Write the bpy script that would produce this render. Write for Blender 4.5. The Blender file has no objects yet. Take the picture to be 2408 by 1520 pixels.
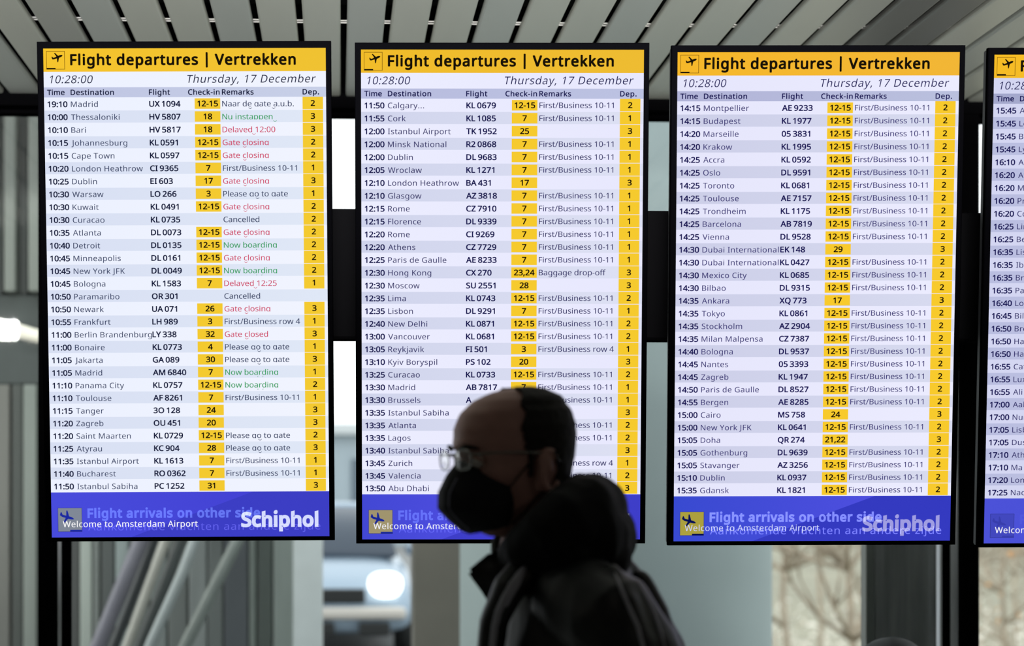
import bpy, bmesh, math, random
from mathutils import Vector, Matrix, noise
from mathutils.geometry import tessellate_polygon
R = math.radians
scene = bpy.context.scene
COL = scene.collection
rnd = random.Random(7)

# ---------------------------------------------------------------- camera
YAW = -2.7
FPX = 4805.0
PX0, PY0 = 1024.0, 1150.0
cam_data = bpy.data.cameras.new('camera')
cam_data.sensor_width = 36.0
cam_data.lens = 36.0 * FPX / 2408.0
cam_data.shift_x = (1204.0 - PX0) / 2408.0
cam_data.shift_y = (PY0 - 760.0) / 2408.0
cam_data.clip_end = 500
cam = bpy.data.objects.new('camera', cam_data)
CAM = Vector((0, 0, 1.62))
cam.location = CAM
cam.rotation_euler = (R(90), 0, R(YAW))
COL.objects.link(cam)
scene.camera = cam
cam_data.dof.use_dof = True
cam_data.dof.focus_distance = 4.96
cam_data.dof.aperture_fstop = 3.0
FW = Vector((-math.sin(R(YAW)), math.cos(R(YAW)), 0))
RT = Vector((math.cos(R(YAW)), math.sin(R(YAW)), 0))
UP = Vector((0, 0, 1))

def P(px, py, d):
    return CAM + FW * d + RT * ((px - PX0) / FPX * d) + UP * (-(py - PY0) / FPX * d)

def PY(px, py, Y):
    """point on the plane y = Y seen at the pixel"""
    r = FW + RT * ((px - PX0) / FPX) + UP * (-(py - PY0) / FPX)
    return CAM + r * (Y / r.y)

# ---------------------------------------------------------------- world, lamps, exposure
world = bpy.data.worlds.new('overcast_sky')
scene.world = world
world.use_nodes = True
wn = world.node_tree
bg = wn.nodes['Background']
bg.inputs['Color'].default_value = (0.95, 0.98, 1.0, 1)
bg.inputs['Strength'].default_value = 1.9
scene.view_settings.view_transform = 'Standard'
scene.view_settings.look = 'None'
scene.view_settings.exposure = 0.0
scene.view_settings.gamma = 1.0
scene.view_settings.use_curve_mapping = False
scene.cycles.use_denoising = True
scene.cycles.max_bounces = 8
scene.cycles.diffuse_bounces = 4
scene.cycles.glossy_bounces = 4
scene.cycles.transparent_max_bounces = 12
scene.cycles.sample_clamp_indirect = 4.0

def area_lamp(name, loc, sx, sy, power, color, rot=(0, 0, 0)):
    l = bpy.data.lights.new(name, 'AREA')
    l.shape = 'RECTANGLE'; l.size = sx; l.size_y = sy; l.energy = power; l.color = color
    o = bpy.data.objects.new(name, l); COL.objects.link(o)
    o.location = loc; o.rotation_euler = rot
    return o
sun = bpy.data.lights.new('low_winter_sun', 'SUN')
sun.energy = 1.0; sun.angle = R(8); sun.color = (1, .95, .86)
suno = bpy.data.objects.new('low_winter_sun', sun); COL.objects.link(suno)
suno.rotation_euler = (R(69), 0, R(-90))
for i, (x, y) in enumerate([(-2.5, 1.2), (2.5, 1.2), (-2.5, -3.5), (2.5, -3.5)]):
    area_lamp('hall_fill_lamp', (x, y, 2.87), 0.3, 1.2, 5, (1, .93, .82))  # unseen lamps added overhead as weak fill for the hall

for x in (-3.2, 0.2, 3.6):            # unseen lamps added above the view to brighten the slatted ceiling
    l = area_lamp('added_ceiling_wash', (x, 2.7, 2.46), 3.0, .10, 42, (1, .97, .94), (R(98), 0, 0))
    l.data.spread = R(50)

# ---------------------------------------------------------------- helpers
def s2l(c):
    return tuple(((v / 255) / 12.92 if v / 255 <= 0.04045 else ((v / 255 + 0.055) / 1.055) ** 2.4) for v in c)

MATS = {}
def mat(name, rgb, rough=0.6, metal=0.0, var=0.0, scale=8.0, stretch=(1, 1, 1), bump=0.0, spec=0.5, rvar=0.0):
    if name in MATS: return MATS[name]
    m = bpy.data.materials.new(name); m.use_nodes = True
    nt = m.node_tree; b = nt.nodes['Principled BSDF']
    c = s2l(rgb)
    b.inputs['Base Color'].default_value = (*c, 1)
    b.inputs['Roughness'].default_value = rough
    b.inputs['Metallic'].default_value = metal
    b.inputs['Specular IOR Level'].default_value = spec
    if var > 0 or bump > 0 or rvar > 0:
        tc = nt.nodes.new('ShaderNodeTexCoord'); mp = nt.nodes.new('ShaderNodeMapping')
        mp.inputs['Scale'].default_value = stretch
        nz = nt.nodes.new('ShaderNodeTexNoise'); nz.inputs['Scale'].default_value = scale; nz.inputs['Detail'].default_value = 5
        nt.links.new(tc.outputs['Object'], mp.inputs['Vector']); nt.links.new(mp.outputs[0], nz.inputs['Vector'])
        if var > 0:
            mx = nt.nodes.new('ShaderNodeMix'); mx.data_type = 'RGBA'
            mx.inputs['A'].default_value = (*[v * (1 - var) for v in c], 1)
            mx.inputs['B'].default_value = (*[min(1, v * (1 + var)) for v in c], 1)
            cr = nt.nodes.new('ShaderNodeMapRange'); cr.inputs['From Min'].default_value = 0.3; cr.inputs['From Max'].default_value = 0.7
            nt.links.new(nz.outputs['Fac'], cr.inputs['Value'])
            nt.links.new(cr.outputs[0], mx.inputs['Factor']); nt.links.new(mx.outputs['Result'], b.inputs['Base Color'])
        if rvar > 0:
            rr = nt.nodes.new('ShaderNodeMapRange'); rr.inputs['To Min'].default_value = rough - rvar; rr.inputs['To Max'].default_value = rough + rvar
            nt.links.new(nz.outputs['Fac'], rr.inputs['Value']); nt.links.new(rr.outputs[0], b.inputs['Roughness'])
        if bump > 0:
            bp = nt.nodes.new('ShaderNodeBump'); bp.inputs['Strength'].default_value = bump; bp.inputs['Distance'].default_value = 0.01
            nt.links.new(nz.outputs['Fac'], bp.inputs['Height']); nt.links.new(bp.outputs[0], b.inputs['Normal'])
    MATS[name] = m
    return m

def emit(name, rgb, rgb2=None, add=False, k=1.0, vert=None):
    """light given off by the display panel; rgb -> rgb2 across the width of the panel"""
    if name in MATS: return MATS[name]
    m = bpy.data.materials.new(name); m.use_nodes = True
    nt = m.node_tree; nt.nodes.clear()
    out = nt.nodes.new('ShaderNodeOutputMaterial'); e = nt.nodes.new('ShaderNodeEmission')
    e.inputs['Color'].default_value = (*s2l(rgb), 1); e.inputs['Strength'].default_value = k
    if rgb2:
        tc = nt.nodes.new('ShaderNodeTexCoord'); sp = nt.nodes.new('ShaderNodeSeparateXYZ')
        mr = nt.nodes.new('ShaderNodeMapRange'); mr.inputs['From Min'].default_value = -.34; mr.inputs['From Max'].default_value = .34
        mx = nt.nodes.new('ShaderNodeMix'); mx.data_type = 'RGBA'
        mx.inputs['A'].default_value = (*s2l(rgb), 1); mx.inputs['B'].default_value = (*s2l(rgb2), 1)
        nt.links.new(tc.outputs['Object'], sp.inputs[0]); nt.links.new(sp.outputs['X'], mr.inputs['Value'])
        nt.links.new(mr.outputs[0], mx.inputs['Factor']); nt.links.new(mx.outputs['Result'], e.inputs['Color'])
    if add:
        t = nt.nodes.new('ShaderNodeBsdfTransparent'); a = nt.nodes.new('ShaderNodeAddShader')
        nt.links.new(t.outputs[0], a.inputs[0]); nt.links.new(e.outputs[0], a.inputs[1]); nt.links.new(a.outputs[0], out.inputs[0])
    else:
        nt.links.new(e.outputs[0], out.inputs[0])
    MATS[name] = m
    return m

def glass(name, tint, gloss=0.06, rough=0.02):
    if name in MATS: return MATS[name]
    m = bpy.data.materials.new(name); m.use_nodes = True
    nt = m.node_tree; nt.nodes.clear()
    out = nt.nodes.new('ShaderNodeOutputMaterial'); t = nt.nodes.new('ShaderNodeBsdfTransparent'); g = nt.nodes.new('ShaderNodeBsdfGlossy')
    t.inputs[0].default_value = (*tint, 1); g.inputs['Roughness'].default_value = rough
    mx = nt.nodes.new('ShaderNodeMixShader'); mx.inputs[0].default_value = gloss
    nt.links.new(t.outputs[0], mx.inputs[1]); nt.links.new(g.outputs[0], mx.inputs[2]); nt.links.new(mx.outputs[0], out.inputs[0])
    MATS[name] = m
    return m

def link(name, me, m=None, parent=None, smooth=False):
    o = bpy.data.objects.new(name, me); COL.objects.link(o)
    if m is not None:
        for mm in (m if isinstance(m, (list, tuple)) else [m]): me.materials.append(mm)
    if smooth:
        for p in me.polygons: p.use_smooth = True
    if parent is not None: o.parent = parent
    return o

def build(name, bm, m=None, parent=None, smooth=False):
    me = bpy.data.meshes.new(name); bmesh.ops.recalc_face_normals(bm, faces=bm.faces[:]) if not smooth == 'keep' else None
    bm.to_mesh(me); bm.free()
    return link(name, me, m, parent, bool(smooth))

def thing(name, label, cat, loc=(0, 0, 0), group=None):
    o = bpy.data.objects.new(name, None); COL.objects.link(o); o.location = loc; o.empty_display_size = .1
    o['label'] = label; o['category'] = cat
    if group: o['group'] = group
    return o
def tag(o, label, cat, group=None):
    o['label'] = label; o['category'] = cat
    if group: o['group'] = group
    return o
def structure(o):
    o['kind'] = 'structure'; return o

def box(bm, lo, hi, bev=0.0):
    r = bmesh.ops.create_cube(bm, size=1.0)
    vs = r['verts']
    for v in vs:
        v.co = Vector(((lo[0] + hi[0]) / 2 + v.co.x * (hi[0] - lo[0]), (lo[1] + hi[1]) / 2 + v.co.y * (hi[1] - lo[1]), (lo[2] + hi[2]) / 2 + v.co.z * (hi[2] - lo[2])))
    if bev > 0:
        es = list({e for v in vs for e in v.link_edges})
        bmesh.ops.bevel(bm, geom=es, offset=bev, segments=2, affect='EDGES', profile=0.5)
    return bm
def boxo(name, lo, hi, m, parent=None, bev=0.0):
    return build(name, box(bmesh.new(), lo, hi, bev), m, parent)

def tube(bm, pts, rad, seg=12, cap=True, closed=False, squash=None):
    """tapered tube through points; squash=(axis vector, factor) flattens its section"""
    pts = [Vector(p) for p in pts]; n = len(pts)
    if not isinstance(rad, (list, tuple)): rad = [rad] * n
    rings = []; prev = None
    P2 = list(zip(pts, rad))
    if cap and not closed:
        a = (pts[0] - pts[1]).normalized(); b = (pts[-1] - pts[-2]).normalized()
        P2 = [(pts[0] + a * rad[0] * .95, rad[0] * .3), (pts[0] + a * rad[0] * .7, rad[0] * .72)] + P2 + [(pts[-1] + b * rad[-1] * .7, rad[-1] * .72), (pts[-1] + b * rad[-1] * .95, rad[-1] * .3)]
    N = len(P2)
    for i, (p, r) in enumerate(P2):
        if closed: d = P2[(i + 1) % N][0] - P2[i - 1][0]
        else: d = P2[min(i + 1, N - 1)][0] - P2[max(i - 1, 0)][0]
        d.normalize()
        if prev is None:
            u = d.orthogonal().normalized()
        else:
            u = prev - d * prev.dot(d)
            u = u.normalized() if u.length > 1e-6 else d.orthogonal().normalized()
        prev = u; w = d.cross(u)
        ring = []
        for k in range(seg):
            t = 2 * math.pi * k / seg
            off = (u * math.cos(t) + w * math.sin(t)) * r
            if squash:
                ax, fct = squash; ax = Vector(ax).normalized(); off -= ax * off.dot(ax) * (1 - fct)
            ring.append(bm.verts.new(p + off))
        rings.append(ring)
    for i in range(N if closed else N - 1):
        A, B = rings[i], rings[(i + 1) % N]
        for k in range(seg):
            bm.faces.new((A[k], A[(k + 1) % seg], B[(k + 1) % seg], B[k]))
    if not closed:
        bm.faces.new(rings[0][::-1]); bm.faces.new(rings[-1])
    return bm

def loft(bm, rings, seg=32, power=2.0):
    """rings: (centre, axis_a vector, axis_b vector) ; closed surface"""
    R_ = []
    for c, a, b in rings:
        c, a, b = Vector(c), Vector(a), Vector(b); ring = []
        for k in range(seg):
            t = 2 * math.pi * k / seg; cs, sn = math.cos(t), math.sin(t)
            e = 2.0 / power
            ring.append(bm.verts.new(c + a * (abs(cs) ** e * (1 if cs >= 0 else -1)) + b * (abs(sn) ** e * (1 if sn >= 0 else -1))))
        R_.append(ring)
    for A, B in zip(R_, R_[1:]):
        for k in range(seg): bm.faces.new((A[k], A[(k + 1) % seg], B[(k + 1) % seg], B[k]))
    bm.faces.new(R_[0][::-1]); bm.faces.new(R_[-1])
    return bm

def remeshed(name, bm, voxel, m, parent=None, smooth=4):
    bmesh.ops.recalc_face_normals(bm, faces=bm.faces[:])
    me = bpy.data.meshes.new(name + '_src'); bm.to_mesh(me); bm.free()
    o = bpy.data.objects.new(name + '_src', me); COL.objects.link(o)
    r = o.modifiers.new('r', 'REMESH'); r.mode = 'VOXEL'; r.voxel_size = voxel; r.use_smooth_shade = True
    s = o.modifiers.new('s', 'SMOOTH'); s.iterations = smooth; s.factor = 0.5
    dg = bpy.context.evaluated_depsgraph_get(); dg.update()
    me2 = bpy.data.meshes.new_from_object(o.evaluated_get(dg)); me2.name = name
    bpy.data.objects.remove(o); bpy.data.meshes.remove(me)
    return link(name, me2, m, parent, True)

# ---------------------------------------------------------------- glyph outlines (1/1000 of the type size)
GLYPHS = """A429;0,0 187,482 242,482 428,0 366,0 308,148 118,148 61,0;138,202 290,202 235,350 214,419 193,347
B437;65,0 65,480 244,478 281,473 312,465 338,453 358,437 373,417 381,391 384,361 383,340 378,322 371,305 361,290 348,278 332,268 314,260 293,255 293,251 335,240 359,227 378,209 392,185 399,154 400,136 397,106 389,79 375,55 356,36 331,20 303,9 270,2 234,0;126,275 243,277 266,280 285,286 299,295 309,306 316,320 320,336 322,354 320,372 315,388 306,401 294,411 278,418 258,424 205,428 126,428;126,51 252,53 276,57 296,65 311,76 322,89 330,105 334,122 336,141 334,159 329,175 321,189 310,202 294,212 274,219 248,224 218,225 126,225
C424;261,-7 226,-5 194,1 165,10 139,24 116,40 96,60 79,83 65,109 55,139 47,170 42,204 41,240 43,276 48,309 56,340 67,368 82,395 100,418 121,438 146,455 173,469 203,478 236,484 271,486 308,484 342,479 374,470 404,458 379,407 330,425 286,433 271,433 234,430 202,420 173,404 149,381 130,353 116,320 108,282 105,240 107,197 115,160 128,127 146,98 169,76 198,59 231,50 270,46 315,49 385,65 385,13 358,4 329,-2 298,-6
D490;65,0 65,480 213,480 248,478 281,473 311,464 338,453 363,438 385,419 404,398 420,374 433,346 442,315 447,282 449,244 445,187 433,138 412,96 383,61 347,35 304,15 255,4 199,0;126,52 191,52 276,64 337,99 373,159 385,242 383,287 374,326 359,358 338,383 312,403 281,417 245,425 204,428 126,428
E373;65,0 65,480 333,480 333,426 126,426 126,277 321,277 321,224 126,224 126,53 333,53 333,0
F349;65,0 65,480 333,480 333,426 126,426 126,257 320,257 320,203 126,203 126,0
G489;271,-7 235,-5 202,1 172,10 145,23 121,40 100,59 82,82 67,108 56,137 48,169 43,203 41,240 43,276 48,310 58,341 71,370 87,396 107,419 129,439 155,456 185,469 217,479 252,484 289,486 347,482 383,475 433,458 410,406 383,416 352,425 303,433 286,433 245,430 210,420 178,404 152,381 131,353 116,320 107,282 104,240 109,186 114,161 123,139 133,118 146,100 162,84 181,70 202,59 226,52 254,47 314,47 349,51 379,57 379,199 273,199 273,253 439,253 439,18 400,7 361,-1 318,-5
H498;65,0 65,480 126,480 126,277 371,277 371,480 432,480 432,0 371,0 371,224 126,224 126,0
I228;27,0 27,35 83,48 83,431 27,445 27,480 200,480 200,445 144,431 144,48 200,35 200,0
J183;-3,-128 -31,-125 -52,-119 -52,-68 -11,-74 4,-74 20,-71 35,-64 42,-59 52,-44 56,-35 59,-24 62,3 62,480 122,480 122,7 120,-25 114,-53 103,-76 88,-95 69,-109 48,-119 24,-126
K416;65,0 65,480 126,480 126,243 338,480 408,480 218,271 416,0 345,0 175,229 126,186 126,0
L352;65,0 65,480 126,480 126,54 335,54 335,0
M609;65,0 65,480 154,480 302,87 305,87 455,480 544,480 544,0 484,0 484,312 489,420 486,420 326,0 277,0 119,420 116,420 121,310 121,0
N510;65,0 65,480 135,480 391,83 394,83 389,198 389,480 445,480 445,0 375,0 118,398 116,398 121,286 121,0
O525;263,-7 227,-5 194,1 165,11 139,24 116,41 96,61 79,84 65,111 55,140 47,171 42,205 41,241 42,277 47,310 55,341 65,370 79,396 96,419 116,439 139,456 165,470 195,479 227,485 263,487 298,485 329,479 358,470 384,456 407,440 427,420 444,397 458,370 469,341 477,310 482,277 484,240 482,204 477,171 469,139 458,110 444,84 427,61 407,41 384,24 358,11 329,1 297,-5;263,46 301,49 333,59 361,75 382,98 399,126 410,159 417,198 420,240 417,283 410,321 399,354 382,382 361,405 334,421 301,431 263,434 225,431 193,421 165,405 143,382 126,354 114,321 107,283 105,240 107,198 114,159 126,126 143,98 165,75 192,59 225,49
P406;65,0 65,480 192,480 236,477 273,470 304,459 329,443 348,422 361,398 369,370 372,338 371,319 368,300 354,264 344,248 330,233 314,220 294,208 272,199 245,192 215,188 126,187 126,0;126,238 206,240 234,244 257,251 276,261 291,274 301,290 308,311 310,336 308,357 302,376 293,392 280,405 263,415 242,422 216,426 126,428
Q525;372,-114 279,-6 227,-5 194,1 165,11 139,24 116,41 96,61 79,84 65,111 55,140 47,171 42,205 41,241 42,277 47,310 55,341 65,370 79,396 96,419 116,439 139,456 165,470 195,479 227,485 263,487 298,485 329,479 358,470 384,456 407,440 427,420 444,397 458,370 469,341 477,310 482,277 484,240 481,198 475,159 464,123 448,91 429,62 405,38 376,20 344,5 459,-114;263,46 301,49 333,59 361,75 382,98 399,126 410,159 417,198 420,240 417,283 410,321 399,354 382,382 361,405 334,421 301,431 263,434 225,431 193,421 165,405 143,382 126,354 114,321 107,283 105,240 107,198 114,159 126,126 143,98 165,75 192,59 225,49
R418;65,0 65,480 197,480 239,477 275,471 305,460 329,446 348,426 361,403 369,375 372,343 371,325 364,293 358,279 342,256 332,247 311,232 276,215 408,0 337,0 221,198 126,198 126,0;126,249 225,251 248,255 267,262 283,272 294,285 303,301 308,319 310,340 308,362 303,381 294,396 281,407 265,416 245,422 222,426 194,427 126,427
S369;166,-7 127,-5 91,-1 60,7 34,16 34,74 77,59 131,48 169,46 194,47 216,51 234,57 249,66 261,78 270,91 275,106 277,123 274,145 267,163 261,170 243,185 219,199 135,233 110,246 89,261 72,276 58,294 48,314 42,338 40,364 42,382 45,400 51,415 60,429 83,454 114,471 151,483 172,485 213,486 249,482 282,475 326,459 307,408 267,422 223,431 192,433 171,432 153,428 137,422 124,414 114,404 107,392 103,378 101,363 104,341 111,323 117,315 134,301 171,281 262,242 291,224 303,214 322,191 333,163 337,128 334,98 326,72 311,48 291,29 266,13 236,2 203,-4
T373;156,0 156,426 7,426 7,480 366,480 366,426 217,426 217,0
U491;243,-7 201,-4 164,5 133,21 107,42 87,68 72,98 63,133 60,171 60,480 121,480 121,169 123,141 129,117 138,96 152,78 170,64 191,54 217,48 246,46 277,48 303,54 324,65 341,80 354,99 363,120 368,143 370,169 370,480 430,480 430,169 429,145 425,122 418,100 410,80 398,61 384,44 368,29 348,16 326,6 301,-1 274,-5
V403;171,0 0,480 63,480 181,143 201,67 214,117 227,158 339,480 403,480 232,0
W625;135,0 8,480 71,480 150,171 160,127 169,73 175,114 190,175 279,480 341,480 434,173 445,127 455,73 475,172 553,480 616,480 488,0 427,0 334,314 310,409 303,372 291,328 196,0
X394;3,0 162,250 13,480 80,480 197,291 316,480 379,480 231,251 391,0 322,0 195,208 66,0
Y380;160,0 160,183 0,480 66,480 190,244 315,480 380,480 220,186 220,0
Z384;26,0 26,46 278,426 34,426 34,480 351,480 351,434 99,54 358,54 358,0
a377;144,-7 121,-5 100,0 80,8 63,19 49,34 39,52 33,74 31,100 34,125 41,148 55,167 73,183 97,196 127,206 162,212 265,217 263,259 260,277 254,290 245,301 234,309 222,314 207,317 176,318 149,314 124,306 89,291 71,335 111,352 159,364 193,366 224,364 251,359 273,350 291,337 305,321 314,300 320,275 322,245 322,0 279,0 268,51 265,51 241,25 216,7 185,-3;158,41 180,43 200,47 218,55 234,66 247,80 256,98 262,119 264,176 180,172 154,167 133,161 118,152 107,142 98,130 94,116 92,99 93,85 97,73 102,63 110,55 120,49 144,42
b413;228,-7 189,-3 158,9 134,26 116,46 111,46 99,0 57,0 57,510 116,510 116,375 113,312 116,312 134,333 146,342 173,357 207,365 228,366 260,363 288,354 313,340 335,319 353,293 366,261 374,223 376,180 374,137 366,99 353,67 335,40 313,20 288,5 259,-4;219,42 242,45 261,51 278,62 291,78 302,98 309,121 313,149 315,181 309,240 291,283 260,308 218,317 191,315 169,309 152,298 138,284 129,265 122,242 118,214 116,179 118,148 122,121 128,97 138,78 151,62 169,51 192,45
c322;201,-7 156,-2 136,4 117,13 99,24 83,38 70,54 58,73 49,95 42,120 38,147 37,178 38,210 42,238 49,264 59,286 71,306 85,322 101,336 119,347 139,356 160,362 182,365 219,366 259,361 300,347 282,298 244,310 214,315 204,315 158,306 125,281 105,238 98,179 100,148 105,121 113,98 124,79 138,64 156,53 177,46 201,44 229,46 264,54 294,65 294,13 275,4 254,-2 230,-5
d413;185,-7 153,-4 124,5 99,20 77,40 60,66 47,98 39,136 37,179 39,223 47,261 60,293 78,319 100,340 125,355 153,364 185,367 205,366 239,358 266,343 288,324 297,314 301,314 297,361 297,510 356,510 356,0 308,0 300,48 297,48 278,27 254,9 223,-3;194,42 221,44 243,50 261,60 274,74 284,91 292,113 296,138 298,179 296,210 292,238 285,262 275,282 262,297 244,309 221,315 193,318 171,315 152,308 135,296 122,280 111,259 104,235 100,208 98,178 100,148 104,121 111,98 122,78 135,62 152,51 171,45
e379;210,-7 185,-5 162,-2 140,5 120,14 101,26 85,40 71,57 59,76 49,98 42,122 38,149 37,177 38,206 42,232 48,257 57,279 68,299 81,316 96,331 112,344 131,354 151,361 173,365 196,367 218,365 239,362 258,355 276,347 291,335 305,322 317,307 327,290 335,271 340,250 343,228 345,169 98,169 101,140 107,115 116,93 129,76 146,62 165,52 188,46 213,44 245,45 287,54 328,69 328,17 301,6 274,-1 245,-5;99,216 283,216 281,237 277,257 271,274 262,290 250,302 234,311 216,317 195,318 175,317 158,312 142,303 129,291 118,276 109,259 103,238
f231;73,0 73,314 10,314 10,342 73,362 75,415 81,443 91,465 104,483 121,497 141,506 164,512 190,514 220,512 260,502 244,455 205,465 177,464 165,460 155,454 147,446 140,434 133,403 132,360 223,360 223,314 132,314 132,0
g413;195,-161 157,-160 123,-155 92,-148 65,-138 65,-84 93,-96 125,-105 160,-110 198,-112 220,-110 240,-105 256,-97 271,-85 283,-70 291,-53 296,-33 300,48 297,48 276,24 251,7 221,-3 185,-7 152,-4 123,6 98,21 76,42 59,69 47,101 39,138 37,179 39,220 47,256 59,288 76,316 98,338 123,354 152,364 185,367 219,363 249,353 263,346 275,336 298,312 301,312 309,360 356,360 356,-6 353,-42 346,-74 334,-100 317,-122 294,-139 267,-151 233,-159;194,42 219,43 241,49 259,58 273,71 284,88 292,109 297,135 298,179 297,214 292,243 284,267 273,285 258,299 240,309 218,315 193,317 172,315 153,308 137,297 123,281 112,261 104,237 100,210 98,179 100,147 104,120 112,96 123,77 136,61 153,50 172,44
h415;57,0 57,510 116,510 116,347 113,310 117,310 137,334 164,352 195,362 229,366 260,364 287,358 309,348 328,335 342,317 352,294 359,267 361,234 361,0 302,0 302,230 297,268 282,295 257,312 222,317 194,315 171,309 152,298 139,283 129,264 122,242 118,216 116,0
i173;87,420 74,422 62,429 55,441 52,457 55,474 62,486 74,493 87,495 100,493 111,486 119,474 122,457 119,441 111,429 100,422;57,0 57,360 116,360 116,0
j173;87,420 74,422 62,429 55,441 52,457 55,474 62,486 74,493 87,495 100,493 111,486 119,474 122,457 119,441 111,429 100,422;15,-161 -15,-159 -37,-153 -37,-105 1,-112 27,-109 43,-100 49,-93 54,-83 57,-56 57,360 116,360 116,-54 115,-78 110,-99 103,-117 92,-133 78,-145 61,-154 39,-159
k359;57,0 57,510 116,510 115,238 113,185 116,185 158,238 273,360 343,360 197,206 353,0 281,0 156,168 116,132 116,0
l173;57,0 57,510 116,510 116,0
m628;57,0 57,360 105,360 113,311 117,311 137,336 162,353 192,363 223,367 262,363 293,352 317,333 333,306 336,306 358,333 386,352 418,363 452,367 481,365 505,359 526,349 543,335 557,317 566,295 572,267 574,234 574,0 515,0 515,232 511,269 497,296 474,312 442,317 418,315 397,309 380,300 367,287 357,270 350,250 346,226 345,199 345,0 286,0 286,232 281,269 268,296 245,312 212,317 187,315 166,309 150,298 137,283 128,265 121,242 117,216 116,0
n415;57,0 57,360 105,360 113,311 117,311 138,336 151,345 181,359 213,366 261,365 287,359 309,349 328,335 342,317 352,295 359,267 361,234 361,0 302,0 302,230 297,268 282,295 257,312 222,317 194,315 171,309 153,298 139,283 129,265 122,242 118,216 116,0
o406;202,-7 179,-5 157,-1 136,6 117,15 100,27 84,42 70,59 58,79 49,101 42,125 38,152 37,181 40,223 48,260 62,292 82,318 106,339 135,355 168,364 204,367 228,365 250,361 271,354 290,345 308,333 324,318 337,301 349,282 358,260 365,236 369,209 370,181 367,139 359,101 345,69 325,42 300,21 271,6 239,-4;203,42 229,45 251,52 269,63 283,80 295,100 303,123 307,150 309,181 307,211 303,238 295,261 283,281 269,297 251,308 229,315 203,317 177,315 155,308 137,297 123,281 112,261 104,238 100,211 98,181 100,150 104,123 112,100 123,80 138,63 156,52 178,45
p413;57,-161 57,360 105,360 113,311 116,311 125,322 146,342 173,358 189,363 228,367 260,364 288,355 314,341 335,320 353,294 366,262 374,224 376,181 374,137 366,100 353,68 335,41 313,20 288,5 260,-4 228,-7 208,-6 173,2 146,17 135,26 116,46 112,46 116,-7 116,-161;219,42 235,43 249,47 262,53 273,60 291,82 299,95 309,126 312,143 315,181 313,211 309,237 302,260 291,280 278,296 261,308 241,315 218,317 192,315 171,309 153,300 140,286 130,269 123,247 118,222 116,181 118,149 122,122 128,98 138,78 151,63 169,51 192,45
q413;297,-161 297,-1 300,48 296,48 288,37 266,18 239,2 204,-6 183,-7 152,-4 124,5 99,20 78,40 60,66 47,98 39,136 37,179 40,223 47,261 60,293 78,319 100,340 126,355 154,364 185,367 206,366 240,358 267,342 289,322 298,311 300,311 309,360 356,360 356,-161;195,42 221,44 242,50 260,59 274,73 284,90 291,112 296,137 298,179 296,211 292,239 285,263 275,282 261,298 243,309 220,315 193,318 171,315 151,308 135,296 122,280 111,259 104,235 100,208 98,178 100,148 104,121 111,98 122,78 135,63 152,51 172,45
r277;57,0 57,360 105,360 112,294 115,294 124,308 147,334 174,355 190,361 207,365 235,366 267,363 260,308 221,313 207,312 182,304 158,290 147,280 131,256 120,226 117,210 116,0
s322;148,-7 113,-5 83,-1 57,7 35,16 35,70 72,55 118,43 149,41 188,45 203,49 214,55 223,63 229,72 233,83 234,94 233,107 223,124 200,140 99,184 74,198 55,214 42,233 38,244 34,271 37,293 44,312 55,328 72,342 92,353 115,360 140,365 185,366 231,360 258,353 284,343 264,296 229,308 191,317 165,318 133,315 120,312 101,300 92,284 91,268 99,249 119,234 229,186 263,165 279,147 288,126 291,99 289,75 282,53 270,35 253,20 231,8 207,0 179,-5
t242;167,-7 140,-4 115,3 94,16 77,37 65,66 63,84 62,314 11,314 11,343 62,366 86,443 121,443 121,360 225,360 225,314 121,314 121,106 125,77 130,66 137,57 155,46 165,43 184,42 228,49 228,4 201,-4
u415;184,-7 153,-5 127,1 104,11 86,25 72,42 61,65 55,92 53,124 53,360 113,360 113,128 118,91 133,64 158,48 193,42 220,44 243,51 262,61 276,76 286,95 293,117 297,143 299,360 358,360 358,0 310,0 301,48 298,48 277,23 250,6 218,-3
v341;136,0 0,360 63,360 148,124 169,52 171,52 201,148 278,360 341,360 204,0
w528;106,1 7,361 69,361 125,140 142,61 144,61 166,150 232,361 297,361 366,134 383,62 385,62 402,138 460,361 520,361 420,1 351,1 285,217 265,299 262,299 242,217 173,1
x355;12,0 142,184 18,360 85,360 178,224 270,360 336,360 212,184 343,0 276,0 178,144 79,0
y343;56,-161 35,-160 7,-156 7,-109 36,-112 62,-112 87,-103 97,-95 114,-75 121,-63 146,-1 1,360 64,360 151,129 164,92 172,57 175,57 196,128 279,360 343,360 187,-50 166,-96 153,-115 139,-131 122,-144 103,-154 81,-159
z316;26,0 26,39 220,314 38,314 38,360 285,360 285,316 94,46 289,46 289,0
0384;191,-7 153,-3 121,10 93,30 72,59 55,95 43,137 35,186 33,240 37,313 42,344 49,373 58,399 69,422 83,441 99,458 118,470 140,480 164,485 191,487 229,483 262,471 289,450 312,422 329,386 341,344 349,296 351,240 350,203 342,137 335,108 326,82 314,59 300,39 284,23 265,10 243,1 219,-5;191,44 216,47 237,56 255,71 268,92 278,120 286,154 290,194 291,240 290,286 286,326 278,360 268,388 255,409 237,424 216,433 191,437 166,433 145,424 128,409 115,388 105,360 98,326 93,286 92,240 93,194 98,154 105,120 115,93 128,71 145,56 166,47
1384;181,0 181,349 183,418 91,339 60,379 189,480 238,480 238,0
2384;32,0 32,49 175,194 231,254 249,282 262,310 269,339 269,355 268,374 263,390 256,404 246,415 233,424 219,431 203,435 185,436 152,433 137,429 110,417 69,390 38,430 68,452 85,461 121,477 141,482 185,486 217,484 245,478 270,467 291,452 308,434 320,412 327,387 330,359 326,322 321,305 306,272 271,224 225,173 107,56 107,54 349,54 349,0
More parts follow.
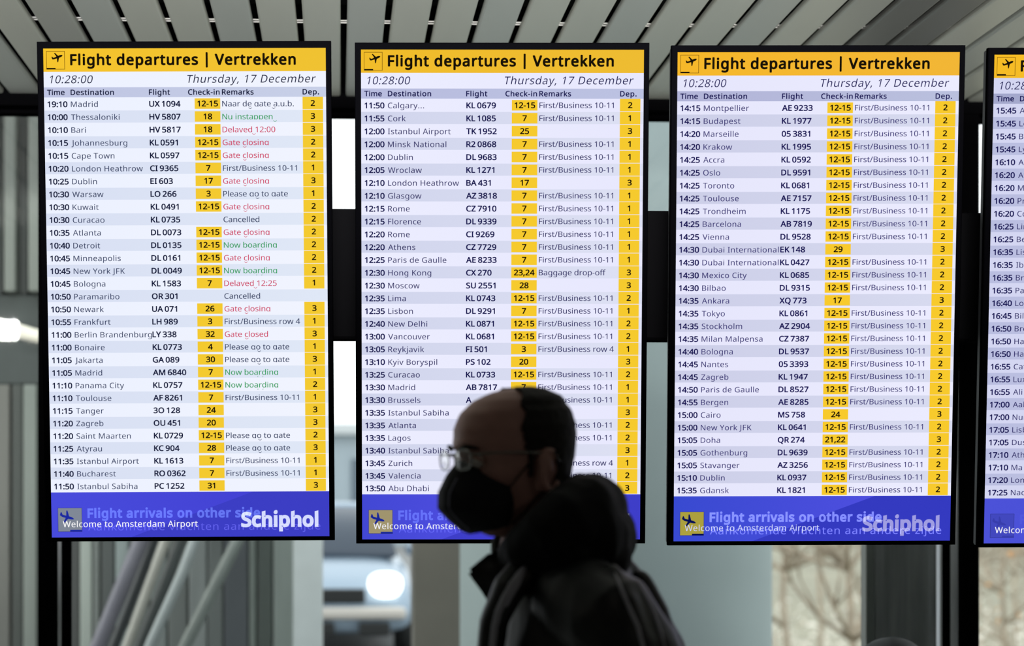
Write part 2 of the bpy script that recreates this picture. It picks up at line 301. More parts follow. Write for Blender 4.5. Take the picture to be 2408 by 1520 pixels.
3384;162,-7 126,-5 92,-1 60,7 30,19 30,75 62,61 95,51 130,45 163,43 193,45 218,49 239,57 256,68 268,82 277,98 282,117 284,138 282,159 275,176 264,191 249,202 229,211 206,217 180,221 103,222 103,273 178,274 202,279 223,287 240,298 253,311 263,326 269,344 271,363 269,380 265,394 257,407 247,417 234,426 219,432 202,435 183,437 165,436 131,430 103,419 62,396 33,437 46,446 78,464 116,478 159,485 183,486 218,484 248,478 274,467 294,453 311,435 322,415 329,392 331,367 329,344 324,324 316,306 304,290 290,277 273,267 253,258 232,253 232,250 259,245 282,237 302,227 318,214 330,198 339,179 344,159 346,136 345,116 341,97 335,79 326,62 315,47 302,33 285,21 266,11 245,3 220,-2
4384;244,0 244,109 14,109 14,159 240,482 301,482 301,162 371,162 371,109 301,109 301,0;72,162 244,162 244,345 247,419 244,419 219,372
5384;167,-7 131,-5 97,0 67,8 42,19 42,75 84,57 135,46 167,44 192,45 215,50 235,58 253,69 267,83 277,101 283,122 285,147 284,169 278,189 269,205 257,219 240,230 219,238 194,243 155,244 122,241 83,234 54,253 72,480 312,480 312,426 122,426 111,287 162,293 185,294 220,292 251,285 279,273 302,257 321,237 335,213 343,185 346,153 343,118 334,87 319,59 299,36 273,17 242,4 207,-4
6384;200,-7 178,-5 157,-1 137,6 118,16 100,29 84,45 71,64 59,86 49,111 42,139 38,170 37,205 42,281 51,331 68,376 79,397 92,417 108,434 125,449 146,462 169,473 195,480 224,485 271,486 310,482 316,480 316,430 281,437 236,437 197,429 181,422 153,404 132,380 117,351 106,318 100,282 96,244 100,244 119,266 130,275 158,291 193,299 214,300 243,298 270,291 294,279 314,262 331,241 343,216 350,187 353,154 350,119 342,87 329,60 311,36 289,17 263,4 233,-4;199,43 220,45 238,50 254,58 268,70 279,86 288,105 293,128 294,154 293,176 288,195 281,212 271,227 258,239 242,247 223,252 201,254 186,253 159,246 146,241 126,226 117,217 104,197 98,177 97,166 100,137 108,108 115,95 132,71 155,53 168,48
7384;91,0 288,426 30,426 30,480 351,480 351,434 156,0
8384;193,-7 157,-5 125,2 98,12 75,27 56,46 43,68 36,93 33,122 36,153 41,167 54,191 63,202 83,221 107,237 132,251 100,273 86,285 73,299 62,314 54,332 50,351 48,372 53,406 59,421 77,446 103,465 135,479 153,483 191,486 222,484 249,479 273,470 295,457 312,440 325,421 333,398 335,371 332,344 323,321 308,301 289,283 268,268 244,254 272,239 298,222 309,213 328,192 342,168 347,155 351,124 348,96 340,70 327,48 308,29 285,13 258,2 228,-5;194,277 226,293 240,302 263,324 271,337 275,352 277,369 275,385 271,399 263,411 253,421 240,429 226,434 209,437 173,437 143,429 130,421 120,411 112,399 108,385 107,357 113,337 118,328 132,312 150,299;192,40 215,42 235,46 253,53 267,63 278,76 286,90 291,106 293,124 291,140 286,156 277,169 265,182 233,203 181,226 142,206 114,183 104,170 96,155 92,139 91,122 92,105 97,90 105,76 116,63 130,53 147,46 168,42
9384;129,-7 98,-5 69,0 69,50 112,42 150,43 171,46 205,57 233,75 254,99 262,113 275,144 284,179 289,235 285,235 267,214 256,204 228,189 211,183 171,179 142,182 115,189 92,201 72,217 55,238 43,263 36,292 34,324 38,371 44,392 53,411 63,428 76,443 90,456 106,467 124,475 143,481 187,486 209,485 230,480 250,473 269,463 287,450 302,434 316,415 328,393 337,368 344,340 348,309 349,249 340,173 335,149 318,103 307,82 294,63 279,46 261,31 240,17 217,7 191,-1 161,-5;184,226 200,226 227,233 240,239 261,254 269,262 282,282 286,292 289,314 287,342 278,371 264,397 254,408 232,426 218,432 187,437 167,435 149,430 133,421 119,409 107,393 99,374 94,351 92,325 93,303 98,284 105,267 115,252 127,241 143,232 162,227
:180;89,278 74,281 60,289 51,303 48,324 51,345 60,359 74,367 89,369 106,367 119,359 129,345 132,324 129,303 119,289 106,281;89,-9 74,-7 60,1 51,15 48,36 51,57 60,71 74,79 89,81 106,79 119,71 129,57 132,36 129,15 119,1 106,-7
-216;27,154 27,206 189,206 189,154
/250;7,0 185,480 243,480 64,0
,180;28,-87 51,19 61,78 124,78 129,71 118,33 96,-29 71,-87
.180;89,-9 74,-7 60,1 51,15 48,36 51,57 60,71 74,79 89,81 106,79 119,71 129,57 132,36 129,15 119,1 106,-7
|291;121,-118 121,554 170,554 170,-118
 175"""
GL = {}
for ln in GLYPHS.split('\n'):
    ch = ln[0]; parts = ln[1:].split(';')
    GL[ch] = (int(parts[0]), [[tuple(int(v) for v in p.split(',')) for p in l.split(' ')] for l in parts[1:]])

def area2(l): return sum(l[i - 1][0] * l[i][1] - l[i][0] * l[i - 1][1] for i in range(len(l)))
def inside(p, l):
    x, y = p; c = False
    for i in range(len(l)):
        (x1, y1), (x2, y2) = l[i - 1], l[i]
        if (y1 > y) != (y2 > y) and x < (x2 - x1) * (y - y1) / (y2 - y1) + x1: c = not c
    return c
GCACHE = {}
def glyph(ch, off):
    key = (ch, off)
    if key in GCACHE: return GCACHE[key]
    adv, loops = GL[ch]
    out = []
    for i, l in enumerate(loops):
        depth = sum(inside(l[0], m) for j, m in enumerate(loops) if j != i)
        a = area2(l); l = list(l)
        if (a < 0) != (depth % 2 == 1): l.reverse()          # outer loops ccw, holes cw
        if off:
            q = []; n = len(l)
            for k in range(n):
                p0, p1, p2 = Vector(l[k - 1]), Vector(l[k]), Vector(l[(k + 1) % n])
                d1 = (p1 - p0).normalized(); d2 = (p2 - p1).normalized()
                n1 = Vector((d1.y, -d1.x)); n2 = Vector((d2.y, -d2.x)); m = n1 + n2
                if m.length < .2: m = n1
                m.normalize(); sc = min(1.6, 1 / max(.2, m.dot(n1)))
                v = p1 + m * off * sc
                q.append((v.x, v.y))
            l = q
        if off and ch in 'ij' and min(y for x, y in l) > 380: l = [(x, y + off * 1.3) for x, y in l]
        out.append(l)
    vs = []; tris = []
    if out:
        cu = bpy.data.curves.new('g', 'CURVE'); cu.dimensions = '2D'; cu.fill_mode = 'BOTH'
        for l in out:
            sp = cu.splines.new('POLY'); sp.points.add(len(l) - 1); sp.use_cyclic_u = True
            for q, (x, y) in zip(sp.points, l): q.co = (x / 1000, y / 1000, 0, 1)
        ob = bpy.data.objects.new('g', cu); me = ob.to_mesh()
        vs = [(v.co.x * 1000, v.co.y * 1000) for v in me.vertices]; tris = [tuple(f.vertices) for f in me.polygons]
        want = sum(area2(l) for l in out) / 2                    # holes count negative
        def covered(V, T): return sum(abs((V[b][0] - V[a][0]) * (V[c][1] - V[a][1]) - (V[c][0] - V[a][0]) * (V[b][1] - V[a][1])) / 2 for t in T for a, b, c in [(t[0], t[i], t[i + 1]) for i in range(1, len(t) - 1)])
        best = abs(covered(vs, tris) - want)
        if best > .01 * want:
            v2 = [p for l in out for p in l]; t2 = tessellate_polygon([[Vector((x, y, 0)) for x, y in l] for l in out])
            if abs(covered(v2, t2) - want) < best: vs, tris, best = v2, t2, abs(covered(v2, t2) - want)
        if best > .01 * want:                                     # islands filled one by one, shaken a little
            for seed in range(12):
                r = random.Random(seed); v2 = [(x + r.uniform(-.4, .4), y + r.uniform(-.4, .4)) for l in out for x, y in l]
                k = 0; ls = []
                for l in out: ls.append([Vector((*v2[k + i], 0)) for i in range(len(l))]); k += len(l)
                t2 = tessellate_polygon(ls); e = abs(covered(v2, t2) - want)
                if e < best: vs, tris, best = v2, t2, e
                if best < .01 * want: break
        ob.to_mesh_clear(); bpy.data.objects.remove(ob); bpy.data.curves.remove(cu)
    r = (adv, vs, tris); GCACHE[key] = r
    return r

class Pane:
    """flat print of a display: coloured areas in display pixels (664 wide, 1155.2 high), y down"""
    S = 0.68 / 664
    def __init__(s): s.v = []; s.f = []; s.m = []; s.mats = []
    def mi(s, m):
        if m not in s.mats: s.mats.append(m)
        return s.mats.index(m)
    def pt(s, u, v, z): return ((u - 332) * s.S, -z, (577.6 - v) * s.S)
    def poly(s, pts, m, z):
        b = len(s.v)
        s.v += [s.pt(u, v, z) for u, v in pts]
        for t in tessellate_polygon([[Vector((u, v, 0)) for u, v in pts]]):
            s.f.append([b + k for k in t]); s.m.append(s.mi(m))
    def rect(s, u0, v0, u1, v1, m, z): s.poly([(u0, v0), (u1, v0), (u1, v1), (u0, v1)], m, z)
    def text(s, st, u, v, size, m, z, off=0, track=0.0, xs=1.0, shear=0.0, clip=None, slant=False, sp=1.0):
        k = size / 1000.0; x = u; mi = s.mi(m)
        for ch in st:
            if ch not in GL: x += 200 * k; continue
            heavy = off if off > 28 else 0
            adv, vs, tris = glyph(ch, heavy)
            if ch == ' ': adv *= sp
            # semi-bold: the outline is spread by small steps in its own plane
            if heavy or off == 0: steps = [(0, 0)]
            elif off < 10: steps = [(-off, 0), (off, 0)]
            else: steps = [(off * math.cos(R(60 * i + 30)), off * .85 * math.sin(R(60 * i + 30))) for i in range(6)]
            for dx, dy in steps:
                b = len(s.v)
                for (gx, gy) in vs:
                    if clip is not None and gy < clip: gy = clip
                    if slant and ch in 'hil' and gy > (470 if ch != 'i' else 480): gy += (gx - 85) * .24
                    s.v.append(s.pt(x + (gx + dx + shear * gy) * k * xs, v - (gy + dy) * k, z))
                for t in tris: s.f.append([b + q for q in t]); s.m.append(mi)
            x += adv * k * xs + track
        return x
    def tail(s, u, v, w, m, z):
        n = 8; a = []; c = []
        for i in range(n + 1):
            t = i / n; a.append((u + w * t, v + 2.6 * math.sin(math.pi * t))); c.append((u + w * t, v + 2.6 * math.sin(math.pi * t) + 1.3))
        s.poly(a + c[::-1], m, z)
    def make(s, name, parent):
        me = bpy.data.meshes.new(name); me.from_pydata(s.v, [], s.f); 
        for m in s.mats: me.materials.append(m)
        me.polygons.foreach_set('material_index', s.m); me.update()
        o = bpy.data.objects.new(name, me); COL.objects.link(o); o.parent = parent
        return o
def width(st, size, xs=1.0, sp=1.0): return sum(GL[c][0] * (sp if c == ' ' else 1) for c in st) * size / 1000 * xs
def track_for(st, size, w, xs=1.0, sp=1.0): 
    l = GL[st[0]][1]; lsb = min(p[0] for q in l for p in q); l2 = GL[st[-1]]; rsb = l2[0] - max(p[0] for q in l2[1] for p in q)
    nat = width(st, size, xs, sp) - (lsb + rsb) * size / 1000 * xs
    return (w - nat) / (len(st) - 1)
def lsb(st, size): return min(p[0] for q in GL[st[0]][1] for p in q) * size / 1000

# ---------------------------------------------------------------- the hall (setting)
YW = 6.75                       # plane of the window wall
ZC = 1.62 + 1.285               # underside of the ceiling slats
XL, XR, YB = -6.0, 7.0, -7.0
floor_m = mat('floor_terrazzo', (150, 150, 146), .35, var=.12, scale=60)
wall_m = mat('hall_wall_paint', (96, 94, 90), .8, var=.05, scale=3)
structure(boxo('floor', (XL, YB, -.1), (XR, YW + .3, 0), floor_m))
structure(boxo('wall_back', (XL, YB - .1, 0), (XR, YB, 3.4), wall_m))
structure(boxo('wall_left', (XL - .1, YB, 0), (XL, YW + .3, 3.4), wall_m))
structure(boxo('wall_right', (XR, YB, 0), (XR + .1, YW + .3, 3.4), wall_m))
void_m = mat('ceiling_void_black', (10, 10, 10), .9)
ceiling = structure(boxo('ceiling', (XL, YB, ZC + .30), (XR, YW + .12, ZC + .42), void_m))
# slats: long metal trays with turned-up rounded edges
g0 = PY(48, 0, 1).x  # placeholder, replaced below
def slat_x(px):
    r = FW + RT * ((px - PX0) / FPX) + UP * (PY0 / FPX)
    t = (ZC - CAM.z) / r.z
    return (CAM + r * t).x
gx0 = slat_x(48); gx1 = slat_x(2331); pitch = (gx1 - gx0) / 21.0
gapw = 0.0185
def slat_mesh():
    w = pitch - gapw; h = .016; y0, y1 = YB + .02, YW - .02
    prof = [(-w / 2 - .0005, h), (-w / 2, .006), (-w / 2 + .0018, .0018), (-w / 2 + .006, 0), (w / 2 - .006, 0), (w / 2 - .0018, .0018), (w / 2, .006), (w / 2 + .0005, h)]
    inner = [(w / 2 - .0012, h), (w / 2 - .0016, .007), (w / 2 - .007, .0012), (-w / 2 + .007, .0012), (-w / 2 + .0016, .007), (-w / 2 + .0012, h)]
    pr = prof + inner
    me = bpy.data.meshes.new('slat'); n = len(pr)
    v = [(x, y0, z) for x, z in pr] + [(x, y1, z) for x, z in pr]
    f = [(i, (i + 1) % n, n + (i + 1) % n, n + i) for i in range(n)] + [tuple(range(n)), tuple(range(2 * n - 1, n - 1, -1))]
    me.from_pydata(v, [], f); me.update()
    return me
slat_ms = [mat('slat_metal_' + a, c, .42, metal=.35, var=.05, scale=1.2, stretch=(6, .5, 1), rvar=.06) for a, c in
           (('pale', (186, 190, 180)), ('grey', (176, 182, 176)), ('dull', (166, 170, 162)), ('dark', (112, 114, 110)))]
meshes = []
base = slat_mesh()
for m in slat_ms:
    c = base.copy(); c.materials.append(m); meshes.append(c)
k = -40
while True:
    xc = gx0 + pitch * (k + .5)
    k += 1
    if xc - pitch / 2 < XL: continue
    if xc + pitch / 2 > XR: break
    kk = k - 1
    which = [0, 1, 0, 0, 1, 0][kk % 6]
    if kk in (19, 20): which = 3  # dark reflection painted into the colour of these slats
    if kk in (0, 18): which = 2
    o = bpy.data.objects.new('slat', meshes[which]); COL.objects.link(o); o.parent = ceiling; o.location = (xc, 0, ZC)
    if which == 3: o['label'] = 'slat darkened by a painted reflection'
# carrier rails that the slats clip onto (pairs of bright lips seen in the gaps)
rail_m = mat('rail_bright_metal', (190, 190, 186), .45, metal=.2)
rail_dark = mat('rail_black', (14, 14, 14), .7)
yr = [6.0, 4.4, 2.8, 1.2, -.4, -2, -3.6]
rr = PY(420, 46, 1) - CAM
t = (ZC + .02) - CAM.z
yr[0] = (CAM + rr * (t / rr.z)).y
for y in yr:
    bm = bmesh.new()
    box(bm, (XL, y - .014, ZC + .0175), (XR, y - .012, ZC + .0205)); box(bm, (XL, y + .012, ZC + .0175), (XR, y + .014, ZC + .0205))
    r_ = build('carrier_rail', bm, rail_m, ceiling)
# window wall: head beam, mullions, frames, panes
black_alu = mat('black_powder_coat', (5, 5, 6), .8, spec=0.0)
grey_alu = mat('grey_aluminium', (222, 228, 236), .5, metal=.0)
zb = CAM.z + (PY0 - 263) / FPX * YW
head = structure(boxo('trim_1', (XL, YW - .06, zb), (XR, YW + .10, ZC + .30), black_alu))
def X_at(px, Y): return PY(px, PY0, Y).x
structure(boxo('trim_2', (XL, YW - .06, 0), (XR, YW + .10, .16), black_alu))
mull = [(-4.55, -4.49), (X_at(95, YW), X_at(136.5, YW)), (X_at(2250.5, YW), X_at(2291.5, YW)), (5.45, 5.51)]
for i, (a, b) in enumerate(mull):
    structure(boxo('trim_%d' % (i + 3), (a, YW - .05, .16), (b, YW + .12, zb), black_alu))
pane_m = glass('window_glass', (.95, .965, .96), .025)
edges = [XL] + [v for ab in mull for v in ab] + [XR]
for i in range(0, len(edges), 2):
    a, b = edges[i], edges[i + 1]
    w = bpy.data.objects.new('window_%d' % (i // 2 + 1), None); COL.objects.link(w); structure(w)
    fw = .009
    bm = bmesh.new()
    box(bm, (a, YW + .02, .16), (a + fw, YW + .08, zb)); box(bm, (b - fw, YW + .02, .16), (b, YW + .08, zb))
    box(bm, (a, YW + .02, .16), (b, YW + .08, .18)); box(bm, (a, YW + .02, zb - .012), (b, YW + .08, zb))
    build('window_frame', bm, black_alu, w)
    build('pane', box(bmesh.new(), (a + fw, YW + .046, .18), (b - fw, YW + .054, zb - .012)), pane_m, w)
# opening sashes beside the two mullions
def sash(name, px0, px1, mm, y0=YW - .02, y1=YW + .02):
    return structure(boxo(name, (X_at(px0, YW), y0, .16), (X_at(px1, YW), y1, zb), mm))
sash('trim_7', 137.5, 146, grey_alu)
sash('trim_8', 148, 167, black_alu)
sash('trim_9', 2231, 2249, grey_alu)
sash('trim_10', 2213, 2230, black_alu)
sash('trim_11', 2206, 2211, grey_alu)

# ---------------------------------------------------------------- outside the glass
asphalt = mat('forecourt_asphalt', (120, 122, 122), .9, var=.1, scale=4)
structure(boxo('forecourt', (-40, YW + .3, -.3), (3.3, 60, -.02), asphalt))
structure(boxo('ground', (-150, YW + .3, -4.3), (150, 260, -4.2), mat('ground_winter_grass', (140, 138, 120), .95, var=.2, scale=.3)))

# concrete round column
conc = mat('column_concrete', (146, 160, 160), .85, var=.07, scale=1.6, stretch=(1, 1, .4), bump=.1)
cd = 9.6
c0 = P(1446, 1150, cd + .75)
col_r = 752 / 2 / FPX * (cd + .45)
bm = bmesh.new()
loft(bm, [((0, 0, -4.2), (col_r * 1.0, 0, 0), (0, col_r, 0)), ((0, 0, 6.0), (col_r, 0, 0), (0, col_r, 0))], 64)
cl = build('concrete_column', bm, conc, None, True)
cl.location = (c0.x, c0.y, 0)
tag(cl, 'broad round pale concrete column outside the window, behind the man', 'column')
# flat pier left of it
a = P(974, 0, 11.5); b = P(1085, 0, 11.5)
pier = tag(boxo('flat_pier', (a.x, a.y, -4.2), (b.x + .1, a.y + .5, 6), mat('pier_stone', (128, 124, 114), .9, var=.08, scale=3)),
           'narrow flat brownish stone pier left of the round concrete column', 'pillar')

# grey ribbed building on the left: each vertical panel a part
fac = thing('ribbed_building', 'grey building with upright ribbed cladding outside the left window', 'building', (P(300, 0, 12).x, 12.3, -4.2))
def fpart(name, px0, px1, zlo, zhi, g, d=12.0, th=.25, rough=.7):
    a = P(px0, 0, d); b = P(px1, 0, d)
    m = mat('cladding_%d_%d_%d' % g, g, rough, var=.10, scale=2.2, stretch=(3, 3, .5))
    o = boxo(name, (a.x - fac.location.x, a.y - fac.location.y, zlo + 4.2), (b.x - fac.location.x, b.y - fac.location.y + th, zhi + 4.2), m, fac, .01)
    return o
def zpx(py, d): return CAM.z + (PY0 - py) / FPX * d
zt = 6.5
fpart('core_wall', -700, 692, -4.2, zt, (78, 82, 80), 12.5, .4)
# lower zone (below the band) panels, left to right
low = [(-700, -560, (92, 96, 92)), (-545, -420, (120, 124, 118)), (-405, -300, (84, 88, 84)), (-290, -170, (118, 122, 116)), (-160, -60, (96, 98, 94)),
       (-50, 22, (112, 112, 106)), (28, 52, (74, 78, 74)), (54, 86, (128, 134, 128)), (90, 186, (76, 78, 76)), (188, 216, (160, 168, 160)), (219, 234, (118, 124, 120)),
       (238, 268, (84, 88, 86)), (271, 302, (140, 150, 148)), (305, 350, (108, 114, 112)), (354, 392, (128, 134, 132)), (396, 440, (112, 116, 114)),
       (444, 486, (134, 140, 138)), (489, 524, (104, 110, 108)), (527, 583, (82, 86, 90)), (586, 602, (110, 118, 114)), (606, 640, (74, 82, 78)), (643, 688, (128, 136, 132))]
for a, b, g in low:
    fpart('cladding_panel', a, b, -4.2, zpx(905, 12), tuple(int(v * 1.07) for v in g))
# smooth band with the mottled plinth
for a, b in ((-700, -300), (-298, 96), (98, 400), (402, 690)):
    fpart('band_panel', a, b, zpx(903, 12), zpx(690, 12), (74, 80, 78), 12.05)
# upper ribs
x = -675
while x < 690:
    fpart('upper_rib', x, x + 27, zpx(688, 12), zt, (120, 125, 118), 11.95)
    fpart('upper_panel', x + 29, x + 55, zpx(688, 12), zt, (80, 84, 82), 12.1)
    x += 57
# bright end pilaster
pil = P(690, 0, 11.6); pil2 = P(758, 0, 11.6)
tag(boxo('end_pilaster', (pil.x, pil.y, -4.2), (pil2.x, pil.y + .4, zpx(1215, 11.6)), mat('pilaster_white', (226, 234, 234), .6, var=.04)),
    'tall narrow white post at the right end of the ribbed building', 'post')
# slanting struts in front of the cladding
def strut(pts, r, g, d, label):
    (xa, ya, _), (xb, yb, _) = pts[0], pts[1]; (xc, yc, _), (xd, yd, _) = pts[-2], pts[-1]
    yg = PY0 + FPX * (CAM.z + .02) / d                     # foot on the forecourt; head against the cladding
    pts = [(xa + (xb - xa) / (yb - ya) * (930 - ya), 930, 11.86 - d)] + pts[:-1] + [(xc + (xd - xc) / (yd - yc) * (yg - yc), yg, 0)]
    o = build('slanting_strut', tube(bmesh.new(), [P(x, y, d + dd) for x, y, dd in pts], r, 12), mat('strut_%d_%d_%d' % g, g, .5, var=.05), None, True)
    tag(o, label, 'strut', 'slanting struts before the ribbed building')
strut([(358, 1210, 0), (300, 1350, 0), (235, 1510, 0), (185, 1630, 0)], .045, (110, 110, 120), 11.3, 'leftmost slanting strut, violet grey and thick')
strut([(385, 1205, 0), (333, 1350, 0), (272, 1510, 0), (225, 1630, 0)], .030, (66, 70, 72), 11.5, 'dark grey slanting strut just right of the violet grey one')
strut([(412, 1205, 0), (361, 1350, 0), (303, 1510, 0), (260, 1630, 0)], .028, (164, 164, 156), 11.2, 'light warm grey slanting strut, the left one of the two light struts')
strut([(448, 1205, 0), (397, 1350, 0), (334, 1510, 0), (290, 1630, 0)], .034, (74, 80, 80), 11.4, 'dark grey slanting strut between the two light struts')
strut([(482, 1205, 0), (429, 1350, 0), (357, 1510, 0), (310, 1630, 0)], .030, (154, 162, 162), 11.0, 'light cool grey slanting strut, the right one of the two light struts')
strut([(592, 1205, 0), (530, 1330, 0), (440, 1510, 0), (385, 1630, 0)], .035, (126, 134, 130), 11.1, 'rightmost slanting strut, mid grey')
# pale slanted canopy edge far left
a = P(-420, 660, 11.86); b = P(93, 792, 11.0)
cano = build('slanted_handrail', tube(bmesh.new(), [a, P(-140, 732, 11.3), P(0, 768, 11.0), b], [.040, .040, .042, .036], 14), mat('handrail_cream', (238, 234, 216), .5), None, True)
tag(cano, 'thick cream slanted rail left of the leftmost display', 'handrail')

# dark upright panel right of the middle: glazed door leaf seen edge on
dk = thing('dark_door_leaf', 'dark upright door leaf outside, under the third display', 'door', (X_at(2120, 7.1), 7.1, 0))
def dpart(name, px0, px1, y0, y1, m, z0=.0, z1=None):
    z1 = zb if z1 is None else z1
    boxo(name, (X_at(px0, 7.1) - dk.location.x, y0, z0), (X_at(px1, 7.1) - dk.location.x, y1, z1), m, dk, .004)
dpart('leaf_panel', 2056, 2204, .0, .05, mat('leaf_dark', (142, 144, 146), .6, var=.3, scale=6, stretch=(4, 1, .3)))
dpart('edge_stile', 2034, 2055, -.01, .06, mat('stile_grey', (122, 126, 124), .5, var=.05))

# rounded black bin by the dark door
bn = thing('litter_bin', 'black domed litter bin in front of the dark door leaf', 'bin', (P(2098, 0, 6.35).x, P(2098, 0, 6.35).y, 0))
ztop = zpx(1499, 6.35); br = 50 / FPX * 6.35
bm = bmesh.new(); loft(bm, [((0, 0, 0), (br * 2.0, 0, 0), (0, br * 2, 0)), ((0, 0, ztop - .16), (br * 2.1, 0, 0), (0, br * 2.1, 0))], 40)
bin_m = mat('bin_black', (10, 10, 11), .5, spec=.3)
build('bin_body', bm, bin_m, bn, True)
bm = bmesh.new(); rings = []
for i in range(9):
    t = i / 8 * R(86); rings.append(((0, 0, ztop - .155 + .155 * math.sin(t)), (br * 2.15 * math.cos(t), 0, 0), (0, br * 2.15 * math.cos(t), 0)))
build('bin_lid', loft(bm, rings, 40), bin_m, bn, True)

# parked car facing the window
def car():
    d = 20.0; c = P(758, 0, d)
    t = thing('parked_car', 'blurred silver blue car parked outside, facing the window', 'car', (c.x, c.y, -.02))
    paint = mat('car_paint', (150, 168, 184), .25, metal=.4); dark = mat('car_glass', (58, 70, 84), .15); blk = mat('car_black', (32, 34, 34), .6)
    # body: lofted along Y, front at y=0 towards us
    secs = [(0.0, .50, .80, .26), (.06, .62, .86, .22), (.25, .76, .89, .20), (1.1, .92, .90, .18), (1.3, .96, .90, .18), (3.6, .98, .90, .18), (4.2, .90, .86, .22), (4.35, .70, .80, .30)]
    bm = bmesh.new(); rings = []
    for y, zt_, w, zb_ in secs:
        rings.append(((0, y, (zt_ + zb_) / 2), (w, 0, 0), (0, 0, (zt_ - zb_) / 2)))
    loft(bm, rings, 32, 4.5); build('car_body', bm, paint, t, True)
    bm = bmesh.new(); loft(bm, [((0, 1.15, .95), (.76, 0, 0), (0, 0, .04)), ((0, 1.9, 1.17), (.70, 0, 0), (0, 0, .27)), ((0, 2.4, 1.19), (.68, 0, 0), (0, 0, .28)), ((0, 3.4, 1.16), (.68, 0, 0), (0, 0, .25)), ((0, 3.95, .98), (.74, 0, 0), (0, 0, .06))], 32, 4)
    build('cabin', bm, dark, t, True)
    bm = bmesh.new(); loft(bm, [((0, 1.95, 1.44), (.6, 0, 0), (0, 0, .02)), ((0, 2.6, 1.475), (.6, 0, 0), (0, 0, .02)), ((0, 3.4, 1.43), (.6, 0, 0), (0, 0, .02))], 20, 4); build('roof_panel', bm, paint, t, True)
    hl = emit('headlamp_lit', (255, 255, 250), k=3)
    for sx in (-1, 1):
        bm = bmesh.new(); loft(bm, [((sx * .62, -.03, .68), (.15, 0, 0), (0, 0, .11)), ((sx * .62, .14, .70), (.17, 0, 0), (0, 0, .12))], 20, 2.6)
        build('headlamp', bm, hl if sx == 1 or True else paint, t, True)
        bm = bmesh.new(); loft(bm, [((sx * .95, 1.5, 1.0), (.09, 0, 0), (0, 0, .07)), ((sx * .95, 1.6, 1.0), (.09, 0, 0), (0, 0, .07))], 16); build('side_mirror', bm, paint, t, True)
        for y in (.75, 3.5):
            bm = bmesh.new()
            loft(bm, [((sx * .72, y, .33), (0, .33, 0), (0, 0, .33)), ((sx * .90, y, .33), (0, .33, 0), (0, 0, .33))], 28); build('wheel', bm, blk, t, True)
    bm = bmesh.new(); box(bm, (-.42, -.03, .52), (.42, .05, .66), .02); build('grille', bm, blk, t)
    bm = bmesh.new(); box(bm, (-.82, -.06, .36), (.82, .12, .48), .04); build('bumper', bm, mat('bumper_pale', (205, 200, 192), .5), t)
    bm = bmesh.new(); bm.free()
    for x0_, x1_ in ((-.66, -.36), (-.12, .12), (.36, .66)): build('air_intake', box(bmesh.new(), (x0_, -.07, .20), (x1_, .1, .33), .02), blk, t)
car()
# low building beyond the forecourt
fb = thing('distant_building', 'long pale distant building seen between the two left displays', 'building', (P(860, 0, 58).x, 58.5, -.02))
paleb = mat('far_wall', (170, 184, 192), .8, var=.06, scale=.4)
boxo('facade', (-9, 0, 0), (6, 6, 3.2), paleb, fb)
boxo('roof_edge', (-9.2, -.3, 3.2), (6.2, 6.2, 3.5), mat('far_roof', (210, 216, 218), .7), fb)
wg = mat('far_window', (92, 108, 122), .2)
for i in range(9):
    w = boxo('window', (-8.4 + i * 1.6, -.06, 1.2), (-8.4 + i * 1.6 + 1.0, .05, 2.5), wg, fb)

# bare trees beyond the edge of the forecourt
bark = mat('tree_bark', (172, 160, 142), .9, var=.2, scale=6)
leaf = mat('tree_dead_leaf', (214, 152, 84), .8)
def bare_tree(px, d, h, seed, label, lean=0.0, leaves=60, spread=1.0):
    r = random.Random(seed); base = P(px, 0, d); base.z = -4.2
    t = thing('bare_tree', label, 'tree', base, 'bare winter trees beyond the window')
    tb = bmesh.new(); bb = bmesh.new(); tips = []
    pts = [Vector((0, 0, 0))]; 
    for i in range(1, 7): pts.append(Vector((lean * i / 6 * h * .3 + r.uniform(-.06, .06), r.uniform(-.06, .06), h * .62 * i / 6)))
    tube(tb, pts, [.085 - .008 * i for i in range(7)], 8)
    def branch(p, dr, L, rad, lev):
        q = [p]; dd = dr.copy()
        for i in range(3):
            dd = (dd + Vector((r.uniform(-.25, .25), r.uniform(-.25, .25), r.uniform(-.05, .22)))).normalized()
            q.append(q[-1] + dd * L / 3)
        tube(bb, q, [rad, rad * .8, rad * .6, rad * .35], 5, cap=False)
        if lev == 0: tips.append(q[-1]); return
        for i in range(4):
            k = r.choice((1, 2, 3, 3)); d2 = (dd + Vector((r.uniform(-.9, .9), r.uniform(-.9, .9), r.uniform(-.3, .6)))).normalized()
            branch(q[k], d2, L * .62, rad * .52, lev - 1)
    for i in range(14):
        z = r.uniform(.22, .62) * h; k = min(5, int(z / (h * .62) * 6)); a = r.uniform(0, 6.28)
        branch(pts[k].lerp(pts[k + 1], .5), Vector((math.cos(a) * spread, math.sin(a) * spread, r.uniform(.2, .9))).normalized(), h * r.uniform(.17, .26), .035, 3)
    build('trunk', tb, bark, t, True); build('branches', bb, bark, t, True)
    lb = bmesh.new()
    for i in range(leaves):
        p = r.choice(tips) + Vector((r.uniform(-.2, .2),) * 3); s = r.uniform(.03, .07)
        a = Vector((r.uniform(-1, 1), r.uniform(-1, 1), r.uniform(-1, 1))).normalized() * s; b = a.orthogonal().normalized() * s * .6
        lb.faces.new([lb.verts.new(p + a), lb.verts.new(p + b), lb.verts.new(p - a), lb.verts.new(p - b)])
    lo = build('leaves', lb, leaf, t); lo['kind'] = 'stuff'
bare_tree(1850, 35, 9.5, 3, 'bare tree beyond the gap under the third display, nearer the round column', leaves=260)
bare_tree(2000, 25, 8.5, 9, 'bare tree beyond the gap under the third display, nearer the dark door leaf', leaves=320)
